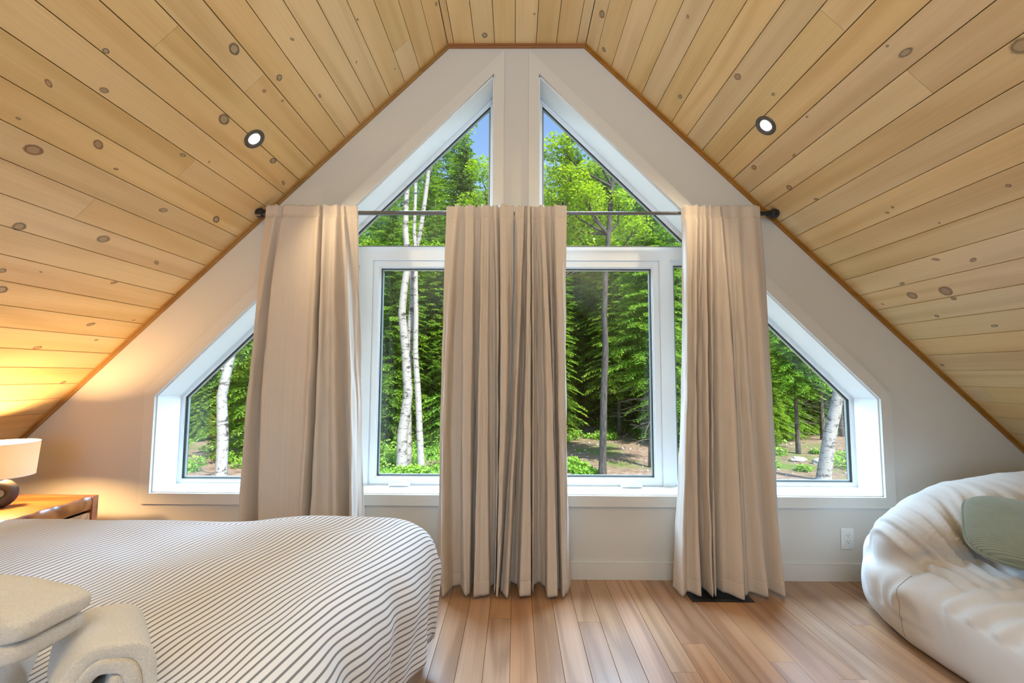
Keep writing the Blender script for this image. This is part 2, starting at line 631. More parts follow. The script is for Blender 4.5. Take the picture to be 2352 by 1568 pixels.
# ceiling: outer sheathing, then the boards of the two slopes and of the flat
T0 = .018
cb = MB()
for sx in (-1, 1):
    nx, nz = sx * SL / LN, 1 / LN
    p = lambda x, z, d: (x + nx * d, z + nz * d)
    a, b = (sx * TOPX, TOPZ), (sx * 3.42, roof_z(3.42))
    cb.prism([p(*a, T0), p(*b, T0), p(*b, .14), p(*a, .14)], BACK - .1, .30)
cb.prism([(-TOPX - .05, TOPZ + T0), (TOPX + .05, TOPZ + T0), (TOPX + .05, TOPZ + .14), (-TOPX - .05, TOPZ + .14)], BACK - .1, .30)
ceiling = tag(cb.build('ceiling', M['pine_dark']), kind='structure')
slope_planks = {-1: [], 1: []}
cj = {-1: [(1.154, -1.108), (1.018, -.721), (1.513, -.627), (1.875, -.818), (.286, -.271)],
      1: [(1.009, -1.059), (1.376, -1.098), (2.951, -.143)]}
for sx in (-1, 1):
    s0, pitch = (.106, .12225) if sx < 0 else (.0885, .12275)
    D = Vector((sx / LN, 0, -SL / LN))
    X = Vector((0, -sx, 0))
    X = Vector((0, 1, 0)) if sx < 0 else Vector((0, -1, 0))
    Z = X.cross(D)
    s = 0.0
    k = 0
    while s < 3.98:
        e = s0 + pitch * k
        cuts = [-.001] + sorted([jy for js, jy in cj[sx] if s < js < e], reverse=True)
        last = cuts[-1] - random.uniform(1.7, 2.6) if len(cuts) > 1 else -random.uniform(2.0, 3.6)
        cuts += [last, BACK]
        for a, b in zip(cuts, cuts[1:]):
            x0, x1 = (b, a) if sx < 0 else (-a, -b)
            o = boarded(ceiling, (sx * TOPX, 0, TOPZ), X, D, Z, x0, x1, s, e, .016, M['pine'], .0028, .0015)
            slope_planks[sx].append((s, e, b, a, o, x0))
        s = e
        k += 1
flat = [-.415, -.3765, -.252, -.131, -.0075, .117, .238, .3595, .415]
flat_planks = []
for a, b in zip(flat, flat[1:]):
    o = boarded(ceiling, (0, 0, TOPZ), (0, 1, 0), (-1, 0, 0), (0, 0, 1), BACK, -.001, -b, -a, .016, M['pine'], .0028, .0015)
    flat_planks.append((-b, -a, o))


def knot(plank, lx, ly, r, red):
    n = 14
    sq, an, r = random.uniform(.45, .9), random.uniform(-.5, .5), r * 1.3
    me = bpy.data.meshes.new('knot')
    me.from_pydata([(0, 0, 0)] + [(math.cos(2 * PI * i / n) * (1 + random.uniform(-.08, .08)), math.sin(2 * PI * i / n) * (1 + random.uniform(-.08, .08)), 0) for i in range(n)], [],
                   [(0, 1 + (i + 1) % n, 1 + i) for i in range(n)])
    me.materials.append(M['knot_red' if red else 'knot'])
    o = bpy.data.objects.new('knot', me)
    COL.objects.link(o)
    o.parent = plank
    o.matrix_local = Matrix.Translation((lx, ly, -.0005)) @ Matrix.Rotation(an, 4, 'Z') @ Matrix.Diagonal((r, r * sq, 1, 1))


KL = [(1.513, -1.238, 12), (1.429, -1.111, 11), (1.665, -1.22, 6), (1.317, -1.199, 8), (.992, -.903, 17), (.775, -.759, 7), (.922, -.655, 9), (1.013, -.656, 6), (.979, -.544, 4), (.818, -.404, 7), (1.229, -.688, 17), (1.222, -.286, 10), (1.425, -.568, 4), (1.467, -.694, 8), (1.279, -.098, 9), (1.741, -1.118, 20), (1.612, -.981, 15), (1.666, -.858, 6), (1.74, -.538, 11), (2.05, -.948, 14), (1.984, -.646, 15), (1.66, -.249, 12), (2.018, -.312, 9), (2.258, -.859, 8), (2.351, -.799, 13), (2.476, -.303, 9), (2.672, -.432, 9), (2.187, -.409, 8), (2.58, -.186, 5), (2.909, -.114, 6), (.02, -.33, 7), (.563, -.407, 4), (.38, -.17, 3), (.464, -.602, 4), (2.226, -.736, 4), (2.41, -.098, 4)]
KR = [(.856, -.59, 10), (.062, -.292, 12), (.131, -.088, 7), (.668, -.23, 7), (.508, -.652, 5), (1.267, -1.138, 18), (1.467, -1.356, 24), (1.209, -1.116, 4), (1.208, -.681, 4), (1.032, -.65, 5), (1.309, -.466, 6), (1.436, -.279, 8), (1.555, -.349, 6), (1.776, -.586, 5), (1.762, -.628, 4), (1.912, -.729, 4), (1.866, -1.032, 6), (2.078, -.573, 9), (2.129, -.704, 10), (2.246, -.303, 12), (2.258, -.475, 16), (2.264, -.099, 4), (2.398, -.314, 5), (2.5, -.517, 8), (2.304, -.474, 7), (2.742, -.06, 5), (2.175, -.317, 8), (1.224, -.211, 8)]
for sx, K in ((-1, KL), (1, KR)):
    for s, y, r in K:
        for a, b, ya, yb, o, x0 in slope_planks[sx]:
            if a < s < b and ya <= y <= yb:
                rr = r * .92 * (CAM_D + y) / FOCAL
                sl = min(max(s - a, rr * .8), b - a - rr * .8)
                knot(o, (y if sx < 0 else -y) - x0, sl, rr, random.random() < .45)
for x, y, r in ((-.187, -.085, 9), (.097, -.243, 4)):
    for a, b, o in flat_planks:
        if a < -x < b:
            knot(o, y - BACK, -x - a, r * .92 * (CAM_D + y) / FOCAL, False)

# side and rear walls
for sx, nm in ((-1, 'wall_left'), (1, 'wall_right')):
    w = MB().box((min(sx * 3.2, sx * 3.3), BACK, 0), (max(sx * 3.2, sx * 3.3), 0, roof_z(3.2) + .02))
    tag(w.build(nm, M['wall']), kind='structure')
w = MB().prism([(-3.3, 0), (3.3, 0), (3.3, roof_z(3.3)), (TOPX, TOPZ + .02), (-TOPX, TOPZ + .02), (-3.3, roof_z(3.3))], BACK - .1, BACK)
tag(w.build('wall_rear', M['wall']), kind='structure')

# gable wall with its two big openings
OPEN = [(.135, .452), (.135, 2.918), (2.058, .995), (2.058, .452)]      # opening at the room face
UNIT = [(.108, .425), (.108, 2.992), (2.097, 1.003), (2.097, .425)]     # opening behind, where the window units sit


def gable_layer(mb, op, y0, y1):
    (xa, zb), (_, zt), (xc, zc), _ = op
    mb.prism([(-xa, 0), (xa, 0), (xa, TOPZ + .016), (-xa, TOPZ + .016)], y0, y1)
    for s in (-1, 1):
        f = lambda *P: [(s * x, z) for x, z in P]
        mb.prism(f((xa, 0), (xa, zb), (xc, zb), (xc, 0)), y0, y1)
        xr = TOPX + (TOPZ + .022 - zc) / SL
        mb.prism(f((xa, zt), (xa, TOPZ + .016), (TOPX, TOPZ + .016), (xr, zc), (xc, zc)), y0, y1)
        mb.prism(f((xc, 0), (xc, zc), (xr, zc), (3.3, roof_z(3.3) + .02), (3.3, 0)), y0, y1)


gw = MB()
gable_layer(gw, OPEN, 0.0, .18)
gable_layer(gw, UNIT, .18, .27)
gable = tag(gw.build('wall_back', M['wall']), kind='structure')

n_trim = 0


def trim(mb, mat, **k):
    global n_trim
    n_trim += 1
    return tag(mb.build('trim_%d' % n_trim, mat, **k), kind='structure')


# stained cove strip where the ceiling meets the gable
CV = .020
for sx in (-1, 1):
    nx, nz = sx * SL / LN, 1 / LN
    q = lambda x, z, d: (x - nx * d, z - nz * d)
    a, b = (sx * TOPX, TOPZ), (sx * 3.18, roof_z(3.18))
    ti = (sx * (TOPX - CV * math.tan(math.atan(SL) / 2)), TOPZ - CV)
    m = MB().prism([a, b, q(*b, CV), ti], -.013, .0)
    ti2 = (sx * (TOPX - CV * .5 * math.tan(math.atan(SL) / 2)), TOPZ - CV * .5)
    m.prism([a, b, q(*b, CV * .5), ti2], -.020, -.013)
    trim(m, M['cove'])
m = MB()
g = math.tan(math.atan(SL) / 2)
m.prism([(-TOPX, TOPZ), (TOPX, TOPZ), (TOPX - CV * g, TOPZ - CV), (-TOPX + CV * g, TOPZ - CV)], -.013, 0)
m.prism([(-TOPX, TOPZ), (TOPX, TOPZ), (TOPX - CV * .5 * g, TOPZ - CV * .5), (-TOPX + CV * .5 * g, TOPZ - CV * .5)], -.020, -.013)
trim(m, M['cove'])

# casings and deep reveals of the two openings
CAS = [(.073, .393), (.073, 3.068), (2.115, 1.026), (2.115, .393)]
for sx in (-1, 1):
    for i in range(4):
        j = (i + 1) % 4
        f = lambda p: (sx * p[0], p[1])
        po, pn = [CAS[i], CAS[j]], [OPEN[j], OPEN[i]]
        m = MB().prism([f(p) for p in po + pn], -.018, -.0006)
        trim(m, M['casing'])
    inn = [(.1351, .4521), (.1351, 2.9178), (2.0579, .9949), (2.0579, .4521)]
    ins = [(.153, .470), (.153, 2.875), (2.040, .988), (2.040, .470)]
    # thin liner boards in the reveal
    lin = MB()
    for i in range(4):
        j = (i + 1) % 4
        th = .006
        A, B = Vector((inn[i][0], inn[i][1])), Vector((inn[j][0], inn[j][1]))
        d = (B - A).normalized()
        nrm = Vector((d.y, -d.x))
        if nrm.dot(Vector((1.0, 1.2)) - A) < 0:
            nrm = -nrm
        P = [A, B, B + nrm * th - d * th * .5, A + nrm * th + d * th * .5]
        lin.prism([(sx * p.x, p.y) for p in P], .0012, .18)
    trim(lin, M['trim'])

# baseboard along the gable
bb = MB().box((-3.19, -.0145, .0), (3.19, 0, .088), .0)
bb.box((-3.19, -.0125, .088), (3.19, 0, .0945), .002)
tag(bb.build('baseboard_back', M['casing']), kind='structure')


# window units
def inset(poly, d):
    n = len(poly)
    c = Vector((sum(p[0] for p in poly) / n, sum(p[1] for p in poly) / n))
    lines = []
    for i in range(n):
        a, b = Vector(poly[i]), Vector(poly[(i + 1) % n])
        t = (b - a).normalized()
        nr = Vector((-t.y, t.x))
        if nr.dot(c - a) < 0:
            nr = -nr
        lines.append((a + nr * d, t))
    out = []
    for i in range(n):
        (p, r), (q, s) = lines[i - 1], lines[i]
        den = r.x * s.y - r.y * s.x
        u = ((q.x - p.x) * s.y - (q.y - p.y) * s.x) / den
        out.append((p.x + r.x * u, p.y + r.y * u))
    return out


TR, MU, DG = 1.868, .925, 3.10
UPPER = [(.108, TR), (.108, 2.992), (DG - TR, TR)]
CASE = [(.108, .425), (.108, TR), (MU, TR), (MU, .425)]
SIDE = [(MU, .425), (MU, TR), (DG - TR, TR), (2.097, 1.003), (2.097, .425)]
n_win = 0


def window_unit(poly, sx, kind):
    global n_win
    n_win += 1
    f = lambda P: [(sx * p[0], p[1]) for p in P]
    w = .034 if kind == 'case' else .030
    m = MB()
    m.ring(f(poly), f(inset(poly, w)), .178, .268)
    m.ring(f(inset(poly, w)), f(inset(poly, w + .006)), .190, .262)
    root = tag(m.build('window_%d' % n_win, M['upvc']), kind='structure')
    i0 = w + .006
    s = MB()
    wid = .034 if kind == 'case' else .016
    s.ring(f(inset(poly, i0)), f(inset(poly, i0 + wid)), .186 if kind == 'case' else .198, .255)
    s.ring(f(inset(poly, i0 + wid)), f(inset(poly, i0 + wid + .007)), .197 if kind == 'case' else .205, .250)
    s.build('sash', M['upvc'], root)
    i1 = i0 + wid + .007
    gk = MB().ring(f(inset(poly, i1)), f(inset(poly, i1 + .0035)), .206, .246)
    gk.build('gasket', M['gasket'], root)
    sp = MB().ring(f(inset(poly, i1 + .0005)), f(inset(poly, i1 + .010)), .219, .233)
    sp.build('spacer_bar', M['spacer'], root)
    pn = MB().prism(f(inset(poly, i1)), .2155, .2365)
    pn.build('pane', M['glass'], root)
    if kind == 'case':
        x0, x1 = sorted((sx * .755, sx * .628))
        c = MB().box((x0, .140, .459), (x1, .190, .482), .006, 3)
        c.box((x0 + .010, .138, .478), (x1 - .010, .186, .488), .005, 3)
        cr = c.build('crank_cover', M['upvc'], root, auto=True)
        h = MB().tube([(x0 + .02, .146, .489), (x0 + .045, .142, .495), (x1 - .045, .142, .492), (x1 - .02, .148, .487)], [.004, .0055, .0055, .007], 10)
        h.build('crank_handle', M['upvc'], cr, smooth=True)
    return root


for sx in (-1, 1):
    window_unit(UPPER, sx, 'fixed')
    window_unit(CASE, sx, 'case')
    window_unit(SIDE, sx, 'fixed')

# ------------------------------------------------------------------ fittings on wall, floor and ceiling
ox, oz = 1.8445, .2265
ou = empty('wall_outlet', (ox, 0, oz))
tag(ou, 'white double power outlet on the wall below the side window', 'outlet')
MB().box((-.036, -.006, -.058), (.036, 0, .058), .003, 3).build('plate', M['outlet'], ou, auto=True)
MB().box((-.017, -.0078, -.034), (.017, -.005, .034), .0012, 2).build('receptacle', M['outlet'], ou, auto=True)
for dz in (.017, -.017):
    s = MB()
    s.box((-.0075, -.0084, dz - .002), (-.0055, -.0074, dz + .006)).box((.0055, -.0084, dz - .001), (.0075, -.0074, dz + .006))
    s.box((-.0022, -.0084, dz - .010), (.0022, -.0074, dz - .006), .0006)
    s.build('slots', M['slot'], ou)
for dz in (.048, -.048):
    MB().lathe([(.0001, -.0005), (.0028, 0), (.0028, .001), (.0001, .0016)], 12, Matrix.Translation((0, -.0062, dz)) @ Matrix.Rotation(PI / 2, 4, 'X')).build('screw', M['outlet'], ou)

fv = empty('floor_register', (1.04, -.185, 0))
tag(fv, 'black metal floor register on the boards under the right curtain', 'vent')
r = MB()
r.ring([(-.155, -.07), (.155, -.07), (.155, .07), (-.155, .07)], [(-.13, -.045), (.13, -.045), (.13, .045), (-.13, .045)], 0, .004)
for v in r.bm.verts:
    v.co = Vector((v.co.x, v.co.z, v.co.y))
r.build('frame', M['black'], fv)
for i in range(9):
    MB().box((-.128, -.042 + i * .0098, .0), (.128, -.038 + i * .0098, .0032)).build('slat', M['black'], fv)
MB().box((-.13, -.045, .0001), (.13, .045, .0006)).build('well', M['slot'], fv)

for sx, s in ((-1, 1.204), (1, 1.108)):
    nrm = Vector((-sx * SL / LN, 0, -1 / LN))
    p = Vector((sx * (TOPX + s / LN), -.4855, TOPZ - s * SL / LN))
    t = empty('recessed_light', p)
    t.rotation_euler = nrm.to_track_quat('Z', 'Y').to_euler()
    tag(t, 'lit round recessed spotlight in the boarded slope above the ' + ('bed side' if sx < 0 else 'sofa side'), 'ceiling light', 'recessed ceiling lights')
    MB().lathe([(.0415, .0005), (.0525, .0005), (.0525, .003), (.0500, .0055), (.0450, .0070), (.0400, .0066), (.0300, .0024), (.0290, .0005)], 40, close=True).build('trim_ring', M['gunmetal'], t, smooth=True)
    MB().lathe([(.0001, .0006), (.0290, .0006), (.0290, .0014), (.024, .0017), (.020, .0030), (.012, .0034), (.0001, .0036)], 32).build('lens', M['bulb'], t, smooth=True)
    sl = add_light('recessed_spot_light', 'SPOT', p + nrm * .02, nrm, 16, (1.0, .80, .52), .03).data
    sl.spot_size, sl.spot_blend = math.radians(130), .6

# ------------------------------------------------------------------ curtain rod and curtains
RY, RZ = -.062, 2.048
xe = TOPX + (TOPZ - RZ) / SL - .004
rod = empty('curtain_rod', (0, RY, RZ))
tag(rod, 'dark metal tension rod spanning the gable between the two slopes', 'curtain rod')
MB().tube([(-.35, 0, 0), (.96, 0, 0)], .0095, 20).build('thin_tube', M['steel'], rod, auto=True)
MB().tube([(-xe + .06, 0, 0), (-.34, 0, 0)], .012, 20).build('thick_tube', M['steel'], rod, auto=True)
MB().tube([(.95, 0, 0), (xe - .06, 0, 0)], .012, 20).build('thick_tube', M['black'], rod, auto=True)
for sx in (-1, 1):
    Mx = Matrix.Translation((sx * xe, 0, 0)) @ Matrix.Rotation(-sx * PI / 2, 4, 'Y')
    MB().lathe([(.0001, -.004), (.020, -.002), (.0265, .004), (.027, .010), (.0265, .030), (.022, .036), (.0165, .040), (.0165, .046), (.0185, .049), (.0185, .056), (.013, .060), (.0001, .060)], 36, Mx).build('end_cap', M['black'], rod, auto=True)

CU = {
'left':[(-1.451,-1.469,-1.475,0.35),(-1.418,-1.454,-1.445,0.55),(-1.385,-1.437,-1.417,0.80),(-1.365,-1.406,-1.360,0.10),(-1.337,-1.369,-1.303,0.75),(-1.242,-1.243,-1.212,0.50),(-1.171,-1.158,-1.134,0.55),(-1.138,-1.112,-1.107,0.95),(-1.126,-1.100,-1.086,0.00),(-1.113,-1.080,-1.066,0.75),(-1.073,-1.044,-0.972,0.45),(-1.038,-0.998,-0.892,0.85),(-1.018,-0.952,-0.869,0.15),(-1.000,-0.908,-0.835,0.90),(-0.985,-0.896,-0.824,0.45),(-0.920,-0.870,-0.796,0.20)],
'cl':[(-0.403,-0.410,-0.407,0.30),(-0.363,-0.391,-0.387,0.35),(-0.336,-0.374,-0.360,0.90),(-0.318,-0.343,-0.319,0.35),(-0.298,-0.295,-0.289,0.30),(-0.276,-0.285,-0.246,0.85),(-0.248,-0.239,-0.232,0.80),(-0.236,-0.227,-0.225,0.10),(-0.203,-0.205,-0.210,0.25),(-0.191,-0.193,-0.205,0.95),(-0.176,-0.174,-0.169,0.85),(-0.163,-0.155,-0.132,0.80),(-0.146,-0.145,-0.126,0.35),(-0.136,-0.114,-0.110,0.25),(-0.118,-0.099,-0.103,0.70),(-0.101,-0.085,-0.096,0.10),(-0.088,-0.078,-0.092,0.90),(-0.068,-0.051,-0.087,0.90),(-0.051,-0.032,-0.082,0.45),(-0.013,-0.027,-0.078,0.30)],
'cr':[(-0.006,-0.015,-0.076,0.30),(0.022,-0.000,-0.071,0.60),(0.042,0.014,-0.037,0.95),(0.054,0.033,-0.024,0.10),(0.062,0.048,0.013,0.30),(0.069,0.060,0.026,0.90),(0.079,0.079,0.079,0.85),(0.082,0.084,0.088,0.10),(0.092,0.096,0.092,0.70),(0.102,0.110,0.099,0.30),(0.117,0.120,0.131,0.10),(0.132,0.154,0.158,0.35),(0.142,0.166,0.165,0.90),(0.152,0.187,0.214,0.85),(0.167,0.194,0.223,0.10),(0.192,0.204,0.228,0.50),(0.212,0.219,0.233,0.15),(0.226,0.233,0.242,0.90),(0.244,0.264,0.264,0.70),(0.294,0.279,0.294,0.30)],
'right':[(0.953,0.926,0.827,0.30),(0.978,0.936,0.845,0.80),(1.008,0.958,0.888,0.55),(1.040,0.982,0.937,0.80),(1.050,0.998,0.971,0.10),(1.067,1.015,0.985,0.50),(1.085,1.041,0.994,0.85),(1.095,1.058,1.003,0.10),(1.117,1.070,1.012,0.80),(1.127,1.080,1.034,0.10),(1.152,1.118,1.068,0.60),(1.169,1.168,1.142,0.95),(1.174,1.175,1.154,0.05),(1.194,1.194,1.169,0.70),(1.231,1.218,1.203,0.55),(1.263,1.247,1.271,0.80),(1.306,1.290,1.305,0.40),(1.353,1.338,1.361,0.80),(1.405,1.412,1.394,0.30)],
}


def curtain(key, label, seed):
    K = CU[key]
    sub = 7
    cols = []
    for (a, b) in zip(K, K[1:]):
        for q in range(sub):
            f = q / sub
            s = f * f * (3 - 2 * f)
            g_ = .35 * f + .65 * s
            cols.append(tuple(a[i] + (b[i] - a[i]) * f for i in range(3)) + (a[3] + (b[3] - a[3]) * s,))
    cols.append(K[-1])
    zt, zb = RZ + .030, .014
    rows = [zt, zt - .006, RZ + .012, RZ - .0, RZ - .014, RZ - .034, RZ - .038]
    seam_row = len(rows) - 1
    rows += [RZ - .042]
    nmid = 96
    zhem = .085
    rows += [RZ - .042 + (zhem + .003 - RZ + .042) * (i / nmid) for i in range(1, nmid + 1)]
    hem_row = len(rows)
    rows += [zhem, zhem - .004, .06, .045, .03, zb]
    NC = len(cols)
    V, UV = [], []
    ulen = [0.0]
    for c0, c1 in zip(cols, cols[1:]):
        ulen.append(ulen[-1] + math.hypot(c1[1] - c0[1], (c1[3] - c0[3]) * .12))
    for ri, z in enumerate(rows):
        t = min(1, max(0, (zt - z) / (zt - zb)))
        for ci, (x0, xm, xb, d) in enumerate(cols):
            tm = .39
            l0 = (t - tm) * (t - 1) / (tm)
            l1 = t * (t - 1) / (tm * (tm - 1))
            l2 = t * (t - tm) / (1 - tm)
            x = x0 * .982 * l0 + xm * .986 * l1 + xb * l2
            amp = .045 + .06 * min(1, t / .3) + .085 * t
            if z > RZ - .036:
                amp *= .8
            y = -.079 - amp * (d - .0) * (.72 + .28 * t)
            # slow sway and fine puckers
            n1 = noise.noise(Vector((x * 5 + seed * 9.1, z * 1.7, seed)))
            n2 = noise.noise(Vector((x * 16 + z * 7, z * 9 - x * 4, seed * 3.3)))
            n3 = noise.noise(Vector((ci * .55, z * 4.5, seed * 1.7)))
            y += -.010 * n1 * (t + .2) - .0035 * n2 * min(1, t * 3 + .15)
            x += .006 * n3 * min(1, 4 * t * (1 - t) + .2)
            pk = math.exp(-((z - (RZ - .036)) / .010) ** 2)
            y += .004 * pk
            if z < .2:                                  # creases where the folds meet the floor
                y += .004 * noise.noise(Vector((x * 20, z * 30, seed)))
            y = min(y, -.078 if z > RZ - .05 else -.036)
            zz = z
            if ri == 0:
                zz += .010 * noise.noise(Vector((ci * .35, seed * 2.2, 0))) + .006 * d
            if ri == len(rows) - 1:
                zz += .012 * (1 - d) + .004 * noise.noise(Vector((ci * .2, seed, 4)))
            V.append((x, y, zz))
            UV.append((ulen[ci], z))
    V = np.array(V)
    UV = np.array(UV)
    root = empty('curtain', (float(V[:, 0].mean()), -.1, 0))
    tag(root, label, 'curtain', 'linen curtains on the rod')

    def piece(name, r0, r1, dy=0.0):
        idx = np.arange(r0 * NC, (r1 + 1) * NC)
        v = V[idx].copy()
        v[:, 1] += dy
        v -= np.array(root.location)
        nr = r1 - r0
        I = np.arange(nr)[:, None] * NC + np.arange(NC - 1)[None, :]
        F = np.stack([I, I + NC, I + NC + 1, I + 1], -1).reshape(-1, 4)
        me = np_mesh(name, v, F, uv=UV[idx])
        o = link_mesh(name, me, M['curtain'], root, True)
        md = o.modifiers.new('cloth', 'SOLIDIFY')
        md.thickness, md.offset = .0035, 0
        return o
    piece('rod_pocket', 0, seam_row)
    piece('drape', seam_row, hem_row)
    piece('hem', hem_row, len(rows) - 1, -.0012)
    return root


curtain('left', 'oatmeal linen curtain hanging behind the bed, beside the lamp side window', 1)
curtain('cl', 'oatmeal linen curtain of the middle pair, the one touching the duvet corner', 2)
curtain('cr', 'oatmeal linen curtain of the middle pair, on its sofa side', 3)
curtain('right', 'oatmeal linen curtain hanging above the black floor register', 4)

# ------------------------------------------------------------------ bed, duvet, pillow
bed = empty('bed', (-1.5, -1.5, 0))
tag(bed, 'bed with light grey upholstered base under the striped duvet', 'bed')
MB().box((-1.35, -.72, .03), (1.05, .60, .30), .03, 3).build('base', M['grey_base'], bed, auto=True)
MB().box((-1.30, -.69, .30), (.93, .60, .465), .05, 4).build('mattress', M['white_sheet'], bed, auto=True)
for lx in (-1.2, .82):
    for ly in (-.6, .5):
        MB().lathe([(.0001, 0), (.022, 0), (.026, .032), (.0001, .032)], 16, Matrix.Translation((lx, ly, 0))).build('leg', M['black'], bed, auto=True)

PX1, PY1, RC, RR = -.60, -.86, .06, .17            # core corner of the duvet top; edge rounding
PX0, PY0 = -2.02, -2.12
TOP = .548


def duvet_point(u, v):
    qx, qy = min(u, PX1), min(v, PY1)
    dx, dy = u - qx, v - qy
    d = math.hypot(dx, dy)
    z = TOP
    # soft hollows and quilting of the filling
    z += .016 * noise.noise(Vector((u * 1.9, v * 1.9, 3.1))) + .007 * noise.noise(Vector((u * 5.2, v * 4.6, 8.8)))
    z += .020 * math.exp(-((u + .80) / .24) ** 2 - ((v + .95) / .30) ** 2) - .010 * math.exp(-((u + 1.18) / .2) ** 2)
    z -= .03 * max(0, (v + 1.5) * -.35) 
    if d <= RC:
        wr = .0022 * math.sin((u * 3 + v * 22) + 3 * noise.noise(Vector((u * 3, v * 3, 0))))
        return u, v, z + wr
    nx, ny = dx / d, dy / d
    a = d - RC
    # elliptical shoulder, then the hanging side
    L1 = RR * PI / 2
    if a < L1:
        h, k = RR * math.sin(a / RR), RR * (1 - math.cos(a / RR))
    else:
        h, k = RR - .06 * (a - L1) - .05 * (a - L1) ** 2, RR + (a - L1) * .985
    # folds running down the sides
    ph = math.atan2(ny, nx)
    per = (v if nx > .99 else (u if ny > .99 else PX1 + ph * .5))
    w = min(1, max(0, (a - .08) / .30))
    cor = math.exp(-((ph - PI / 4) / .45) ** 2)
    fold = .016 * math.sin(per * 17 + 2.2 * noise.noise(Vector((per * 3, a * 2, 1)))) + .008 * math.sin(per * 39 + a * 6)
    fold += cor * .030 * math.sin(ph * 13 + 1.0 + a * 3)
    fold += .012 * noise.noise(Vector((u * 6, v * 6, 2.0)))
    h += fold * w
    h -= .020 * cor * w
    k *= 1 - .06 * cor
    return qx + nx * (RC + h), qy + ny * (RC + h), z - k


US = np.arange(PX0, PX1 + RC + .505, .0115)
VS = np.arange(PY0, PY1 + RC + .475, .0115)
nu, nv = len(US), len(VS)
P = np.zeros((nu * nv, 3))
UVD = np.zeros((nu * nv, 2))
ct, st = math.cos(math.radians(9.5)), math.sin(math.radians(9.5))
for i, u in enumerate(US):
    for j, v in enumerate(VS):
        q = duvet_point(u, v)
        fl = .095 * min(1, max(0, (q[1] + 1.42) / .62)) * min(1, max(0, (u + 1.15) / .6))   # the far foot corner is pulled outwards
        P[i * nv + j] = (q[0] + fl, q[1], q[2])
        UVD[i * nv + j] = (u * ct - v * st, u * st + v * ct)
I = np.arange(nu - 1)[:, None] * nv + np.arange(nv - 1)[None, :]
F = np.stack([I, I + nv, I + nv + 1, I + 1], -1).reshape(-1, 4)
duvet = empty('duvet', (-1.2, -1.4, 0))
tag(duvet, 'white duvet with thin grey stripes spread over the bed', 'duvet')
me = np_mesh('cover', P - np.array(duvet.location), F, uv=UVD)
cov = link_mesh('cover', me, M['duvet'], duvet, True)
md = cov.modifiers.new('filling', 'SOLIDIFY')
md.thickness, md.offset = .014, -1
# small dark triangular piece at the corner, hanging below the hem
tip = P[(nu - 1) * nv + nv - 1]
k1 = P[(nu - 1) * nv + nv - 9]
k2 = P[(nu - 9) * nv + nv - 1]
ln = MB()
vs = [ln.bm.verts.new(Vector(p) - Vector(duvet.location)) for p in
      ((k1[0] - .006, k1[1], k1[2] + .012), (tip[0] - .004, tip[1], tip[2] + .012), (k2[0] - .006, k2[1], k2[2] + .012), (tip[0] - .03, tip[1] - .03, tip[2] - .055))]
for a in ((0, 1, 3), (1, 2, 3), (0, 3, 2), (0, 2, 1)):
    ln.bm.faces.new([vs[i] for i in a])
ln.build('corner_piece', M['corner_piece'], duvet)


def superellipsoid(name, half, e1, e2, mat, parent=None, nu=64, nv=36, fn=None, uvs=None):
    V, UV, F = [], [], []
    sg = lambda c, e: math.copysign(abs(c) ** e, c)
    for j in range(nv + 1):
        ph = -PI / 2 + PI * j / nv
        for i in range(nu):
            th = 2 * PI * i / nu
            p = Vector((half[0] * sg(math.cos(ph), e1) * sg(math.cos(th), e2), half[1] * sg(math.cos(ph), e1) * sg(math.sin(th), e2), half[2] * sg(math.sin(ph), e1)))
            if fn:
                p = fn(p)
            V.append(p)
            UV.append((p.x, p.y) if uvs is None else uvs(p))
    for j in range(nv):
        for i in range(nu):
            k = (i + 1) % nu
            F.append((j * nu + i, j * nu + k, (j + 1) * nu + k, (j + 1) * nu + i))
    me = np_mesh(name, np.array(V), np.array(F), uv=np.array(UV))
    return link_mesh(name, me, mat, parent, True)


pw = empty('pillow', (-2.28, -1.12, .56))
tag(pw, 'white pillow at the head of the bed below the table lamp', 'pillow')
superellipsoid('pillow_case', (.29, .25, .075), .55, .5, M['white_sheet'], pw, fn=lambda p: p + Vector((0, 0, .012 * noise.noise(p * 7))))

# ------------------------------------------------------------------ towels on the bed


